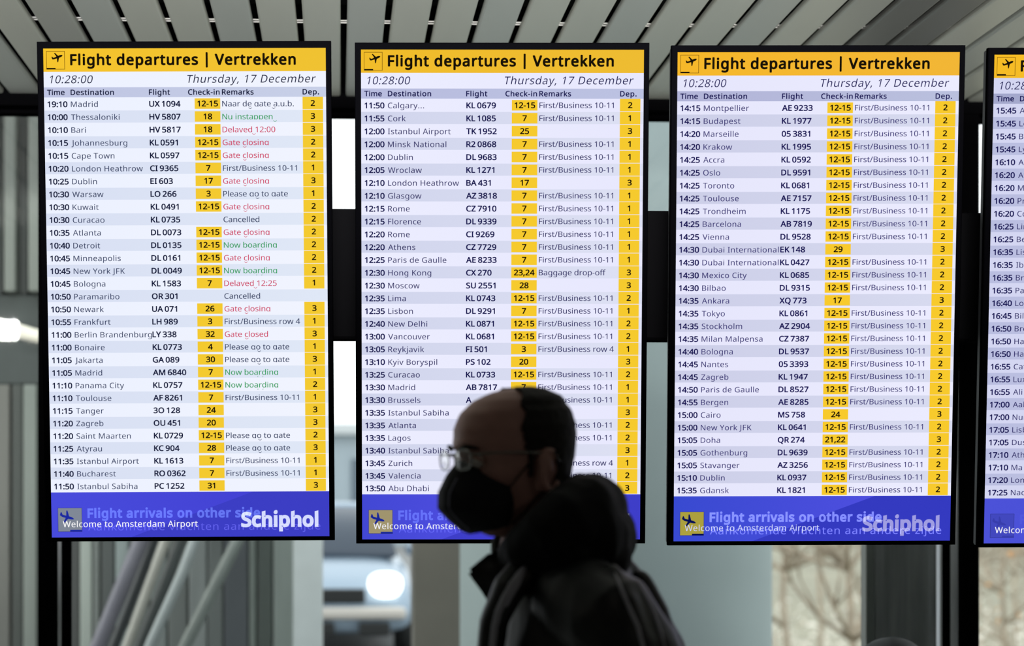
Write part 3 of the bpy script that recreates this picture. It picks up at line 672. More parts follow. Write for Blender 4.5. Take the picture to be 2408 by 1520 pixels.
bare_tree(2360, 43, 10, 5, 'bare tree right of the right mullion, its trunk close to the mullion', leaves=120)
bare_tree(2560, 30, 9, 12, 'bare tree at the far right edge under the fourth display', leaves=120)
bare_tree(1930, 54, 11, 21, 'farthest bare tree, seen between the two nearer ones', leaves=200)
bare_tree(2390, 70, 11, 22, 'distant bare tree behind the two right of the mullion', leaves=100)
hd = bmesh.new()
for i in range(6000):
    p = Vector((rnd.uniform(0, 46), rnd.uniform(-1.2, 1.2), rnd.uniform(0, 1.9 + .6 * math.sin(i * .01)))); s = rnd.uniform(.06, .15)
    a = Vector((rnd.uniform(-1, 1), rnd.uniform(-1, 1), rnd.uniform(-1, 1))).normalized() * s; b = a.orthogonal().normalized() * s * .7
    hd.faces.new([hd.verts.new(p + a), hd.verts.new(p + b), hd.verts.new(p - a), hd.verts.new(p - b)])
hg = build('winter_hedge', hd, mat('hedge_twigs', (226, 221, 208), .9, var=.3, scale=3))
hg.location = (P(1500, 0, 62).x, 62, -4.2); hg['kind'] = 'stuff'; tag(hg, 'far band of pale brown winter scrub behind the bare trees', 'hedge')

# ---------------------------------------------------------------- flight displays
D1 = """19:10|Madrid|UX 1094|12-15|Naar de gate a.u.b.|2
10:00|Thessaloniki|HV 5807|18|+Nu instappen|3
10:10|Bari|HV 5817|18|-Delayed 12:00|3
10:15|Johannesburg|KL 0591|12-15|-Gate closing|2
10:15|Cape Town|KL 0597|12-15|-Gate closing|2
10:20|London Heathrow|CI 9365|7|First/Business 10-11|1
10:25|Dublin|EI 603|17|-Gate closing|3
10:30|Warsaw|LO 266|3|Please go to gate|1
10:30|Kuwait|KL 0491|12-15|-Gate closing|2
10:30|Curacao|KL 0735||Cancelled|2
10:35|Atlanta|DL 0073|12-15|-Gate closing|2
10:40|Detroit|DL 0135|12-15|+Now boarding|2
10:45|Minneapolis|DL 0161|12-15|-Gate closing|2
10:45|New York JFK|DL 0049|12-15|+Now boarding|2
10:45|Bologna|KL 1583|7|-Delayed 12:25|1
10:50|Paramaribo|OR 301||Cancelled|
10:50|Newark|UA 071|26|-Gate closing|3
10:55|Frankfurt|LH 989|3|First/Business row 4|1
11:00|Berlin Brandenburg|LY 338|32|-Gate closed|3
11:00|Bonaire|KL 0773|4|Please go to gate|1
11:05|Jakarta|GA 089|30|Please go to gate|3
11:05|Madrid|AM 6840|7|+Now boarding|1
11:10|Panama City|KL 0757|12-15|+Now boarding|2
11:10|Toulouse|AF 8261|7|First/Business 10-11|1
11:15|Tanger|3O 128|24||3
11:20|Zagreb|OU 451|20||3
11:20|Saint Maarten|KL 0729|12-15|Please go to gate|2
11:25|Atyrau|KC 904|28|Please go to gate|3
11:35|Istanbul Airport|KL 1613|7|First/Business 10-11|1
11:40|Bucharest|RO 0362|7|First/Business 10-11|1
11:50|Istanbul Sabiha|PC 1252|31||3"""
D2 = """11:50|Calgary...|KL 0679|12-15|F|2
11:55|Cork|KL 1085|7|F|1
12:00|Istanbul Airport|TK 1952|25||3
12:00|Minsk National|R2 0868|7|F|1
12:00|Dublin|DL 9683|7|F|1
12:05|Wroclaw|KL 1271|7|F|1
12:10|London Heathrow|BA 431|17||3
12:10|Glasgow|AZ 3818|7|F|1
12:15|Rome|CZ 7910|7|F|1
12:15|Florence|DL 9339|7|F|1
12:20|Rome|CI 9269|7|F|1
12:20|Athens|CZ 7729|7|F|1
12:25|Paris de Gaulle|AE 8233|7|F|1
12:30|Hong Kong|CX 270|23,24|Baggage drop-off|3
12:30|Moscow|SU 2551|28||3
12:35|Lima|KL 0743|12-15|F|2
12:35|Lisbon|DL 9291|7|F|1
12:40|New Delhi|KL 0871|12-15|F|2
13:00|Vancouver|KL 0681|12-15|F|2
13:05|Reykjavik|FI 501|3|First/Business row 4|1
13:10|Kyiv Boryspil|PS 102|20||3
13:25|Curacao|KL 0733|12-15|F|2
13:30|Madrid|AB 7817|7|F|1
13:30|Brussels|A|7|F|1
13:35|Istanbul Sabiha||||3
13:35|Atlanta|||F|2
13:35|Lagos|||F|2
13:40|Istanbul Sabiha||||3
13:45|Zurich|||First/Business row 4|1
13:45|Valencia|||F|2
13:50|Abu Dhabi||||3"""
D3 = """14:15|Montpellier|AE 9233|12-15|F|2
14:15|Budapest|KL 1977|12-15|F|2
14:20|Marseille|05 3831|12-15|F|2
14:20|Krakow|KL 1995|12-15|F|2
14:25|Accra|KL 0592|12-15|F|2
14:25|Oslo|DL 9591|12-15|F|2
14:25|Toronto|KL 0681|12-15|F|2
14:25|Toulouse|AE 7157|12-15|F|2
14:25|Trondheim|KL 1175|12-15|F|2
14:25|Barcelona|AB 7819|12-15|F|2
14:25|Vienna|DL 9528|12-15|F|2
14:30|Dubai International|EK 148|29||3
14:30|Dubai International|KL 0427|12-15|F|2
14:30|Mexico City|KL 0685|12-15|F|2
14:30|Bilbao|DL 9315|12-15|F|2
14:35|Ankara|XQ 773|17||3
14:35|Tokyo|KL 0861|12-15|F|2
14:35|Stockholm|AZ 2904|12-15|F|2
14:35|Milan Malpensa|CZ 7387|12-15|F|2
14:40|Bologna|DL 9537|12-15|F|2
14:45|Nantes|05 3393|12-15|F|2
14:45|Zagreb|KL 1947|12-15|F|2
14:50|Paris de Gaulle|DL 8527|12-15|F|2
14:55|Bergen|AE 8285|12-15|F|2
15:00|Cairo|MS 758|24||3
15:00|New York JFK|KL 0641|12-15|F|2
15:05|Doha|QR 274|21,22||3
15:05|Gothenburg|DL 9639|12-15|F|2
15:05|Stavanger|AZ 3256|12-15|F|2
15:10|Dublin|KL 0937|12-15|F|2
15:35|Gdansk|KL 1821|12-15|F|2"""
t4 = '15:45 15:45 15:45 15:45 16:10 16:20 16:20 16:20 16:20 16:25 16:25 16:35 16:35 16:35 16:35 16:40 16:45 16:50 16:50 16:50 16:55 16:55 16:55 17:00 17:00 17:05 17:05 17:10 17:10 17:20 17:25'.split()
d4 = 'A Lo B Ly A At M Pr Co Lin Be Lis Ibi Br Pa Lo Bil Bre Ha Ha Cat Lux Ali Aal Nur Lisb Dus Ath Ma Lon Nac'.split()
D4 = '\n'.join('%s|%s||||' % (a, b) for a, b in zip(t4, d4))

PAL = {
 0: dict(yel=(246, 196, 45), yel2=(240, 194, 50), white=(236, 241, 255), white2=(241, 244, 255), alt=(216, 223, 243), alt2=(224, 232, 247), head=(190, 196, 226), head2=(200, 208, 232),
         cell=(244, 202, 48), dark=(20, 26, 58), text=(44, 56, 92), blue=(72, 76, 220), blue2=(66, 62, 208), band=(60, 62, 196), logo=(128, 136, 150), logop=(28, 42, 160), ghost=(84, 102, 160), ghost2=(78, 76, 146), wel=(255, 255, 255), sch=(214, 220, 255)),
 1: dict(yel=(241, 188, 42), yel2=(238, 188, 50), white=(236, 237, 255), white2=(232, 232, 254), alt=(208, 212, 236), alt2=(222, 225, 244), head=(184, 188, 222), head2=(188, 194, 226),
         cell=(246, 202, 46), dark=(22, 22, 78), text=(40, 38, 96), blue=(66, 72, 212), blue2=(94, 84, 240), band=(62, 62, 200), logo=(160, 148, 110), logop=(24, 40, 150), ghost=(74, 88, 138), ghost2=(72, 74, 134), wel=(244, 246, 255), sch=(214, 220, 255)),
 2: dict(yel=(246, 184, 42), yel2=(242, 182, 54), white=(230, 230, 252), white2=(236, 236, 255), alt=(204, 206, 232), alt2=(216, 219, 240), head=(178, 180, 216), head2=(186, 192, 222),
         cell=(248, 202, 44), dark=(24, 20, 84), text=(46, 40, 110), blue=(56, 74, 208), blue2=(84, 80, 228), band=(52, 58, 192), logo=(172, 160, 62), logop=(6, 16, 84), ghost=(124, 132, 200), ghost2=(118, 122, 200), wel=(206, 212, 255), sch=(160, 158, 226)),
 3: dict(yel=(246, 188, 38), yel2=(246, 188, 38), white=(212, 214, 242), white2=(214, 217, 243), alt=(186, 190, 224), alt2=(194, 198, 228), head=(164, 168, 204), head2=(168, 172, 206),
         cell=(246, 200, 44), dark=(22, 20, 84), text=(40, 36, 100), blue=(76, 82, 216), blue2=(70, 76, 212), band=(64, 66, 200), logo=(66, 72, 190), logop=(56, 62, 172), ghost=(26, 30, 54), ghost2=(16, 18, 40), wel=(255, 255, 255), sch=(220, 224, 255))}
PLANE_UP = [(1250, 415), (1225, 470), (1160, 520), (1020, 580), (990, 690), (965, 830), (945, 868), (920, 880), (898, 850), (885, 720), (875, 620), (760, 650), (660, 685), (570, 680), (540, 620), (515, 520), (535, 503), (565, 505), (600, 545), (640, 580), (760, 540), (835, 500), (790, 420), (690, 295), (705, 268), (735, 258), (770, 272), (850, 350), (960, 450), (1080, 398), (1160, 385), (1235, 393)]
PLANE_DN = [(345, 395), (370, 402), (390, 435), (420, 520), (610, 580), (615, 460), (620, 330), (645, 305), (680, 320), (720, 450), (760, 610), (870, 640), (960, 690), (1012, 740), (990, 770), (900, 775), (820, 762), (720, 735), (650, 790), (560, 890), (510, 935), (480, 880), (530, 780), (580, 690), (430, 650), (340, 600), (280, 550), (300, 480), (325, 405)]

bezel_m = mat('display_bezel_black', (5, 5, 7), .8, spec=0.0)
case_m = mat('display_case_grey', (70, 72, 76), .5, spec=.3)
TITLE = 'Flight departures | Vertrekken'
FB = 'First/Business 10-11'
SZ_T = 50; SZ_C = 37.5; SZ_H = 25.0; SZ = 26.8; BO = 21; HO = 27; XB = 1.08; XR_ = 1.07; SP = .68
TR = dict(title=track_for(TITLE, SZ_T, 528, 1), clock=track_for('10:28:00', SZ_C, 101), date=track_for('Thursday, 17 December', SZ_C, 303),
          time=track_for('11:50', SZ, 46.0, XB), dest=track_for('Istanbul Airport', SZ, 147.5, XR_), flight=track_for('KL 0679', SZ, 68.5, XB, SP), cell=track_for('12-15', SZ, 47.5, XB),
          rem=track_for(FB, SZ, 174.5, XR_), head=track_for('Destination', SZ_H, 101), fa=track_for('Flight arrivals on other side', 43, 410), aa=track_for('Aankomende vluchten aan andere zijde', 36.5, 555, 1.12),
          wel=track_for('Welcome to Amsterdam Airport', 30.5, 322), sch=track_for('Schiphol', 66, 180))
print('TRACK', {k: round(v, 2) for k, v in TR.items()})
TAILS = {'Naar de gate a.u.b.': [(62, 'e'), (117, '')], '+Nu instappen': [(120, '')], '-Delayed 12:00': [(70, '')], '-Delayed 12:25': [(70, '')], '-Gate closing': [(48, '')], '-Gate closed': [(48, '')],
         'Please go to gate': [(77, '')], '+Now boarding': [(76, ''), (88, '')]}

def display(idx, pose, rows, label):
    c = PAL[idx]; pre = 'display_%d_' % (idx + 1)
    E_ = lambda k, k2=None: emit(pre + k, c[k], c[k2] if k2 else None)
    tx, ty, tz, rx, ry, rz = pose
    root = thing('flight_display', label, 'display', group='row of flight departure displays')
    def rx_(a, v): return Vector((v.x, v.y * math.cos(a) - v.z * math.sin(a), v.y * math.sin(a) + v.z * math.cos(a)))
    def ry_(a, v): return Vector((v.x * math.cos(a) + v.z * math.sin(a), v.y, -v.x * math.sin(a) + v.z * math.cos(a)))
    def rz_(a, v): return Vector((v.x * math.cos(a) - v.y * math.sin(a), v.x * math.sin(a) + v.y * math.cos(a), v.z))
    def tow(v):
        q = rz_(rz, ry_(ry, rx_(rx, v))); return RT * q.x - UP * q.y + FW * q.z
    ax = tow(Vector((1, 0, 0))); ay = tow(Vector((0, 0, 1))); az = tow(Vector((0, -1, 0)))
    loc = CAM + RT * tx - UP * ty + FW * tz
    root.matrix_world = Matrix(((ax.x, ay.x, az.x, loc.x), (ax.y, ay.y, az.y, loc.y), (ax.z, ay.z, az.z, loc.z), (0, 0, 0, 1)))
    S = Pane.S
    W2 = 332 * S; H2 = 577.6 * S
    l, r_, t, b = W2 + 14.3 * S, W2 + 12.4 * S, H2 + 15.8 * S, H2 + 9.6 * S
    # bezel ring: front lip, bevelled outwards
    bm = bmesh.new()
    def ringv(x0, x1, z0, z1, y): return [bm.verts.new((x, y, z)) for x, z in ((x0, z0), (x1, z0), (x1, z1), (x0, z1))]
    rs = [ringv(-W2, W2, -H2, H2, .003), ringv(-W2, W2, -H2, H2, -.0035), ringv(-l + .002, r_ - .002, -b + .002, t - .002, -.0045), ringv(-l, r_, -b, t, -.002), ringv(-l, r_, -b, t, .016)]
    for A, B in zip(rs, rs[1:]):
        for k in range(4): bm.faces.new((A[k], A[(k + 1) % 4], B[(k + 1) % 4], B[k]))
    build('bezel', bm, bezel_m, root)
    bm = bmesh.new(); box(bm, (-l + .001, .012, -b + .001), (r_ - .001, .046, t - .001), .006)
    build('casing', bm, case_m, root)
    bm = bmesh.new(); box(bm, (-.2, .046, -.12), (.2, .062, .28), .004); box(bm, (-.09, .058, -.06), (.09, .165, .16), .004)
    build('mounting_plate', bm, bezel_m, root)
    # lit panel
    s = Pane(); L = [0.0, .0003, .0006, .0009, .0012, .0015]
    yel = E_('yel', 'yel2'); wh = E_('white', 'white2'); alt = E_('alt', 'alt2'); hd_ = E_('head', 'head2'); cell = E_('cell'); blue = E_('blue', 'blue2'); band = E_('band')
    dark = E_('dark'); txt = E_('text'); ink = emit('ink_black', (24, 18, 8)); 
    s.rect(0, 0, 664, 54, yel, L[0]); s.rect(0, 54, 664, 90.3, wh, L[0]); s.rect(0, 90.3, 664, 113.8, hd_, L[0]); s.rect(0, 113.8, 664, 1047, wh, L[0]); s.rect(0, 1047, 664, 1155.2, blue, L[0])
    pitch_ = (1047 - 113.8) / 31
    data = [ln.split('|') for ln in rows.split('\n')]
    for i, row in enumerate(data):
        v0 = 113.8 + pitch_ * i
        if i % 2: s.rect(0, v0 + .6, 664, v0 + pitch_ - 1.2, alt, L[1])
        if row[3]: s.rect(354.2, v0 + 2.9, 414.6, v0 + 27.6, cell, L[2])
        if row[5]: s.rect(608.4, v0 + .1, 656.6, v0 + 29.0, cell, L[2])
    # darker slanting field in the blue footer
    s.poly([(482, 1047.2), (664, 1047.2), (664, 1155), (190, 1155)], band, L[1])
    # arrivals pictogram
    g = lambda p: (16.0 + (p[0] - 190) / 1225 * 56.2, 1085 + (p[1] - 195) / 1190 * 55.8)
    fr = emit(pre + 'pict_frame', tuple(int(v * .55) for v in c['blue']))
    s.rect(15.2, 1084.2, 73, 1141.6, fr, L[1] + .0001)
    s.rect(16, 1085, 72.2, 1140.8, E_('logo'), L[2])
    s.poly([g(p) for p in PLANE_DN], E_('logop'), L[3]); s.poly([g((805, 1300)), g((1415, 1300)), g((1415, 1388)), g((805, 1388))], E_('logop'), L[3])
    s.make('screen', root)
    scr = root.children[-1]
    # lettering
    q = Pane()
    q.text(TITLE, 64.2 - lsb('F', SZ_T), 38.3, SZ_T, ink, L[4], HO, TR['title'])
    f = lambda p: (7.2 + (p[0] - 170) / 1220 * 43.2, 6.2 + (p[1] - 140) / 1200 * 42.4)
    q.poly([f(p) for p in PLANE_UP], ink, L[4])
    q.poly([f(p) for p in ((180, 1245), (775, 1245), (775, 1335), (180, 1335))], ink, L[4])
    thin = emit(pre + 'ink_line', (120, 84, 14))
    for (a0, a1) in (((165, 130), (1395, 165)), ((165, 1315), (1395, 1345)), ((165, 130), (195, 1345)), ((1360, 130), (1395, 1345))):
        (u0, v0), (u1, v1) = f(a0), f(a1); q.rect(u0, v0, u1, v1, thin, L[3])
    q.text('10:28:00', 10.0, 80.8, SZ_C, dark, L[4], 0, TR['clock'], shear=.2)
    q.text('Thursday, 17 December', 338.3 - 4, 80.5, SZ_C, dark, L[4], 0, TR['date'], shear=.2)
    for st, u, w in (('Time', 7.9, 40.6), ('Destination', 63.2, 101), ('Flight', 247.2, 49), ('Check-in', 339.4, 73.6), ('Remarks', 419.0, 74), ('Dep.', 609.0, 38)):
        q.text(st, u - lsb(st, SZ_H), 108.2, SZ_H, dark, L[4], 18, track_for(st, SZ_H, w, 1.05), 1.05)
    for i, (tm, de, fl, ce, rm, dp) in enumerate(data):
        v0 = 113.8 + pitch_ * i; b0 = v0 + 22.5; b1 = v0 + 21.7
        q.text(tm, 8.4 - lsb(tm, SZ), b0, SZ, dark, L[4], BO, TR['time'], XB)
        q.text(de, 63.0 - lsb(de, SZ), b0, SZ, txt, L[4], 3, TR['dest'], XR_)
        if fl: q.text(fl, 247.7 - lsb(fl, SZ), b1 + .4, SZ, dark, L[4], BO, TR['flight'], XB, sp=SP)
        if ce:
            w = width(ce, SZ, XB) + TR['cell'] * (len(ce) - 1); q.text(ce, 384.6 - w / 2, b1, SZ, ink, L[4], BO, TR['cell'], XB)
        if dp:
            w = width(dp, SZ, XB); q.text(dp, 632.6 - w / 2, b1 - .4, SZ, ink, L[4], BO, 0, XB)
        if rm:
            m = txt; st = rm
            if rm[0] == '+': m = emit('remark_green', (34, 154, 82)); st = rm[1:]
            if rm[0] == '-': m = emit('remark_red', (206, 52, 92)); st = rm[1:]
            if rm == 'F': st = FB
            clip = -18 if rm in TAILS else None
            q.text(st, 419.2 - lsb(st, SZ), b1 + (0.5 if idx == 0 else 0), SZ, m, L[4], 4, TR['rem'], XR_, clip=clip)
            for u, _ in TAILS.get(rm, ()): q.tail(419.2 + u, b1 + 2.4, 8 if rm[0] != '+' or 'Nu' in rm else 2.4, m, L[4])
    gm = emit(pre + 'ghost', c['ghost'], add=True); gm2 = emit(pre + 'ghost2', c['ghost2'], add=True)
    q.text('Schiphol' if idx != 3 else '', 455.4 - lsb('S', 66), 1130, 66, emit(pre + 'sch', c['sch']), L[3], 37, TR['sch'], slant=True)
    q.text('Welcome to Amsterdam Airport' if idx != 3 else 'Welcome', 26.9, 1130.6, 30.5, emit(pre + 'wel', c['wel']), L[3] + .0001, 2, TR['wel'])
    q.text('Flight arrivals on other side' if idx != 3 else 'F', 87.5 - lsb('F', 43), 1107.8, 43, gm, L[4], 30, TR['fa'])
    q.text('Aankomende vluchten aan andere zijde' if idx != 3 else 'A', 87.5, 1138.6, 36.5, gm2, L[5], 0, TR['aa'], 1.12)
    q.make('lettering', scr)
    return root

display(0, (-.6022, -.4719, 4.9658, .0746, -.0082, -.0044), D1, 'leftmost flight departures display, first row 19:10 Madrid, red and green remarks')
display(1, (.1609, -.4657, 4.9555, .0806, -.0048, -.0001), D2, 'flight departures display behind the masked man, first row 11:50 Calgary')
display(2, (.9226, -.4611, 4.9649, .0874, -.0086, -.0025), D3, 'flight departures display right of the man, first row 14:15 Montpellier')
display(3, (1.6842, -.4560, 4.9680, .0920, -.0086, -.0035), D4, 'rightmost flight display cut off by the frame, first row 15:45')

# black beam that carries the displays
YB_ = 5.10
bar = thing('display_beam', 'deep black horizontal beam behind the displays, seen in the gaps between them', 'beam', (0, YB_, 0))
zt_ = PY(810, 491, YB_).z; zl_ = PY(810, 797, YB_).z
x0 = PY(300, 600, YB_).x
bm = bmesh.new(); prof = [(.0, zl_ + .006), (.0, zt_ - .003), (.003, zt_), (.09, zt_), (.09, zl_), (.008, zl_)]
va = [bm.verts.new((x0, y, z)) for y, z in prof]; vb = [bm.verts.new((5.0, y, z)) for y, z in prof]
for i in range(len(prof)): bm.faces.new((va[i], va[(i + 1) % 6], vb[(i + 1) % 6], vb[i]))
bm.faces.new(va[::-1]); bm.faces.new(vb)
build('beam_body', bm, mat('beam_black', (17, 17, 19), .8, spec=0.0), bar)
for px in (410, 3600):
    x = PY(px, 600, YB_).x
    boxo('wall_arm', (x, .09, (zt_ + zl_) / 2 - .05), (x + .08, YW - YB_ - .0, (zt_ + zl_) / 2 + .05), black_alu, bar)
boxo('arm_post', (PY(410, 600, YB_).x, YW - YB_ - .06, .16), (PY(410, 600, YB_).x + .06, YW - YB_ - .0, zb), black_alu, bar) if False else None

# ---------------------------------------------------------------- the masked man
DM = 3.42
SC = FPX / DM                                  # pixels per metre at the man
feet = P(1362, 0, DM + .06); feet.z = 0
man = thing('person', 'man in dark hooded jacket, black face mask and glasses walking left before the displays', 'person', feet)
TH = R(24)
F_ = -RT * math.cos(TH) - FW * math.sin(TH)          # facing: picture left, turned a little towards us
L_ = UP.cross(F_)                                    # his left side (towards us)
HC = P(1214, 1081, DM)                               # centre of the head
O = feet
pitch_h = R(3)
Fh = F_ * math.cos(pitch_h) - UP * math.sin(pitch_h); Uh = UP * math.cos(pitch_h) + F_ * math.sin(pitch_h)
def H(x, y, z): return HC + Fh * x + L_ * y + Uh * z - O      # head frame -> man's frame
def M(px, py, d=0.0): return P(px, py, DM + d) - O            # picture position -> man's frame

skin = mat('skin_face', (164, 122, 110), .55, var=.06, scale=30)
coat = mat('coat_black_nylon', (8, 8, 10), .50, var=.2, scale=20, bump=.15, spec=.45)
hoodm = mat('hood_black_fleece', (13, 13, 15), .85, var=.2, scale=40, spec=.2)
maskm = mat('mask_black_cloth', (13, 13, 17), .75, spec=.3)
hairm = mat('hair_dark', (24, 20, 18), .7, var=.3, scale=60, spec=.2)

TAB = [(-.126, .052, .006, .024), (-.118, .068, .012, .040), (-.105, .080, .030, .052), (-.085, .086, .052, .061), (-.06, .086, .072, .067), (-.03, .092, .086, .072), (0, .095, .094, .076),
       (.03, .106, .099, .079), (.055, .106, .099, .078), (.08, .094, .092, .071), (.10, .070, .076, .056), (.113, .040, .050, .035), (.1185, .010, .018, .012)]
def interp(z):
    z = max(TAB[0][0], min(TAB[-1][0], z))
    for a, b in zip(TAB, TAB[1:]):
        if z <= b[0]:
            t = (z - a[0]) / (b[0] - a[0]); return [a[i] + (b[i] - a[i]) * t for i in (1, 2, 3)]
def headp(z, a, grow=0.0):
    """a = 0 front, pi back"""
    xf, xb, w = interp(z); c, s = math.cos(a), math.sin(a)
    e = .92
    x = (abs(c) ** e) * (xf if c >= 0 else -xb); y = (abs(s) ** e) * (1 if s >= 0 else -1) * w
    g = lambda m, sg, v: math.exp(-((v - m) / sg) ** 2)
    al = abs(a if a <= math.pi else a - 2 * math.pi)
    fy = y
    if c > 0:
        x += .028 * g(-.036, .020, z) * g(0, .013, fy) + .012 * g(-.012, .02, z) * g(0, .011, fy)      # nose
        x += .006 * g(.024, .012, z) * g(0, .05, fy)                                                      # brow
        x -= .010 * g(.002, .014, z) * (g(.031, .016, fy) + g(-.031, .016, fy))                            # eye sockets
        x += .006 * g(-.072, .010, z) * g(0, .022, fy) - .004 * g(-.074, .0035, z) * g(0, .024, fy)          # lips
        x += .008 * g(-.108, .014, z) * g(0, .022, fy)                                                     # chin
        k = .005 * g(-.03, .02, z) * (g(.045, .02, fy) + g(-.045, .02, fy)); x += k                        # cheekbones
    n = Vector((c, s, 0))
    return (x + grow * c, y + grow * s, z)
bm = bmesh.new(); zs = [-.126 + i * (.2445 / 54) for i in range(55)]; rg = []
NA = 72
for z in zs: rg.append([bm.verts.new(H(*headp(z, 2 * math.pi * k / NA))) for k in range(NA)])
for A, B in zip(rg, rg[1:]):
    for k in range(NA): bm.faces.new((A[k], A[(k + 1) % NA], B[(k + 1) % NA], B[k]))
bm.faces.new(rg[0][::-1]); bm.faces.new(rg[-1])
# ears
for sy in (1, -1):
    pts = []
    for i in range(12):
        t = i / 11 * R(290) + R(35)
        pts.append(H(-.014 - .018 * math.cos(t) * 1.0 - .004, sy * (.080 + .006 * (1 - math.cos(t)) * .8), -.020 + .035 * math.sin(t)))
    tube(bm, pts, .0052, 8)
    tube(bm, [H(-.012, sy * .076, .004), H(-.016, sy * .080, -.018), H(-.008, sy * .076, -.046)], [.013, .012, .009], 10)
# neck, trunk, limbs: one skin
neck_b = M(1300, 1345, .03)
tube(bm, [H(-.035, 0, -.06), H(-.045, 0, -.11), M(1232, 1282, .02), neck_b], [.056, .052, .052, .066], 20)
Zv = lambda z: z
Ft = -RT * math.cos(R(8)) - FW * math.sin(R(8)); Lt = UP.cross(Ft)
def T(x, y, z): return Ft * x + Lt * y + UP * z      # x forward, y to his left, z height from the floor
lean = lambda z: .0 if z < .95 else (z - .95) * .06
rings = [(.90, .11, .165), (1.0, .105, .155), (1.12, .10, .15), (1.26, .115, .175), (1.38, .115, .19), (1.44, .09, .175), (1.48, .06, .09)]
loft(bm, [(T(lean(z), 0, z), Ft * a, Lt * b) for z, a, b in rings], 32, 2.3)
hips = {}
for sy, kx, ax_, in ((1, .02, -.20), (-1, .14, .24)):      # his left leg back, right leg forward: mid-stride
    hip = T(0, sy * .09, .92); knee = T(kx, sy * .09, .50); ank = T(ax_, sy * .085, .10 if sy < 0 else .13)
    tube(bm, [hip, hip.lerp(knee, .5), knee, knee.lerp(ank, .35), ank], [.088, .078, .056, .054, .038], 16)
    toe = ank + Ft * .17 - UP * .055
    tube(bm, [ank - UP * .03 - Ft * .03, ank + Ft * .06 - UP * .05, toe], [.040, .038, .028], 12)
    hips[sy] = (hip, knee, ank, toe)
arms = {}
for sy, ex, hx, sx_ in ((1, -.13, -.10, .012), (-1, .0, .16, -.075)):      # left arm swings back, right arm forward
    sh = T(sx_, sy * .185, 1.41); el = T(ex, sy * .25, 1.13); wr = T(hx, sy * .235, .90)
    tube(bm, [sh, sh.lerp(el, .5), el, el.lerp(wr, .4), wr], [.056, .048, .040, .037, .026], 14)
    arms[sy] = (sh, el, wr)
    d = (wr - el).normalized(); side = Lt * -sy; fwd = side.cross(d).normalized()
    if fwd.dot(Ft) < 0: fwd = -fwd
    palm_e = wr + d * .085
    for k in range(4): tube(bm, [wr + d * .01 + fwd * (-.012 + .008 * k), palm_e + fwd * (-.028 + .019 * k)], [.014, .0125], 8)
    for k, (L1, ln) in enumerate(((.9, .068), (1, .078), (1, .086), (.95, .076))):
        b0 = palm_e + fwd * (-.030 + .0205 * k)
        m1 = b0 + d * ln * .42 + side * .006; m2 = m1 + d * ln * .30 + side * .014; m3 = m2 + d * ln * .20 + side * .016
        tube(bm, [b0 - d * .012, m1, m2, m3], [.0098, .0090, .0082, .0072], 8)
    t0 = wr + d * .022 + fwd * .022
    tube(bm, [t0, t0 + d * .028 + fwd * .022 + side * .006, t0 + d * .056 + fwd * .032 + side * .012, t0 + d * .078 + fwd * .034 + side * .016], [.0135, .0115, .0105, .0085], 8)
body = remeshed('body', bm, .0042, skin, man, 2)

# eyes
eye_w = mat('eye_white', (200, 194, 188), .3); eye_d = mat('eye_iris', (40, 32, 26), .2)
for sy in (1, -1):
    bm = bmesh.new(); bmesh.ops.create_uvsphere(bm, u_segments=20, v_segments=12, radius=.0118)
    for v in bm.verts: v.co = v.co + H(.0855, sy * .031, .001)
    e = build('eye', bm, eye_w, man, True)
    bm = bmesh.new(); bmesh.ops.create_uvsphere(bm, u_segments=16, v_segments=10, radius=.0058)
    for v in bm.verts: v.co = v.co + H(.0925, sy * .031, .001)
    build('iris', bm, eye_d, e, True)
    build('eyelid', tube(bmesh.new(), [H(.0870, sy * .0175, .001), H(.0960, sy * .024, .0075), H(.0965, sy * .032, .0092), H(.0905, sy * .040, .0065), H(.083, sy * .0450, .000)], [.002, .0036, .004, .0034, .002], 8), skin, man, True)
    build('eyebrow', tube(bmesh.new(), [H(.112, sy * .014, .021), H(.108, sy * .030, .026), H(.094, sy * .048, .022)], [.003, .0042, .0025], 8), hairm, man, True)

# hair: receding at the front, short on the sides and back
bm = bmesh.new(); NZ, NA2 = 130, 260; vv = {}
def hair_on(z, a):
    x, y, _ = headp(z, a)
    al = abs(a if a <= math.pi else a - 2 * math.pi)
    if z > .045: lim = .030 - (z - .045) * .30
    elif z > .0: lim = .026
    else: lim = -.006 if z > -.012 else -.040 + (z + .012) * -.1
    if z < -.082: return False
    if -.05 < z < .014 and x > -.034 : return x < .018 and x > .004 and z > -.03
    return x < lim + .008 * noise.noise(Vector((z * 60, math.sin(a) * 4, 3.1)))
for i in range(NZ):
    z = -.085 + i * (.2032 / (NZ - 1))
    for k in range(NA2):
        a = 2 * math.pi * k / NA2
        if hair_on(z, a):
            g = .006 + .0012 * noise.noise(Vector((z * 90, math.cos(a) * 9, math.sin(a) * 9)))
            vv[i, k] = bm.verts.new(H(*headp(z, a, g)) + Uh * (.004 if z > .09 else 0))
for (i, k) in list(vv):
    q = [(i, k), (i, (k + 1) % NA2), (i + 1, (k + 1) % NA2), (i + 1, k)]
    if all(x in vv for x in q): bm.faces.new([vv[x] for x in q])
top = [vv[NZ - 1, k] for k in range(NA2) if (NZ - 1, k) in vv]
loose = [v for v in bm.verts if not v.link_faces]; bmesh.ops.delete(bm, geom=loose, context='VERTS')
for _ in range(6): bmesh.ops.smooth_vert(bm, verts=[v for v in bm.verts if v.is_boundary], factor=.5, use_axis_x=True, use_axis_y=True, use_axis_z=True)
hair = build('hair', bm, hairm, man, True)
so = hair.modifiers.new('thick', 'SOLIDIFY'); so.thickness = .007; so.offset = -1

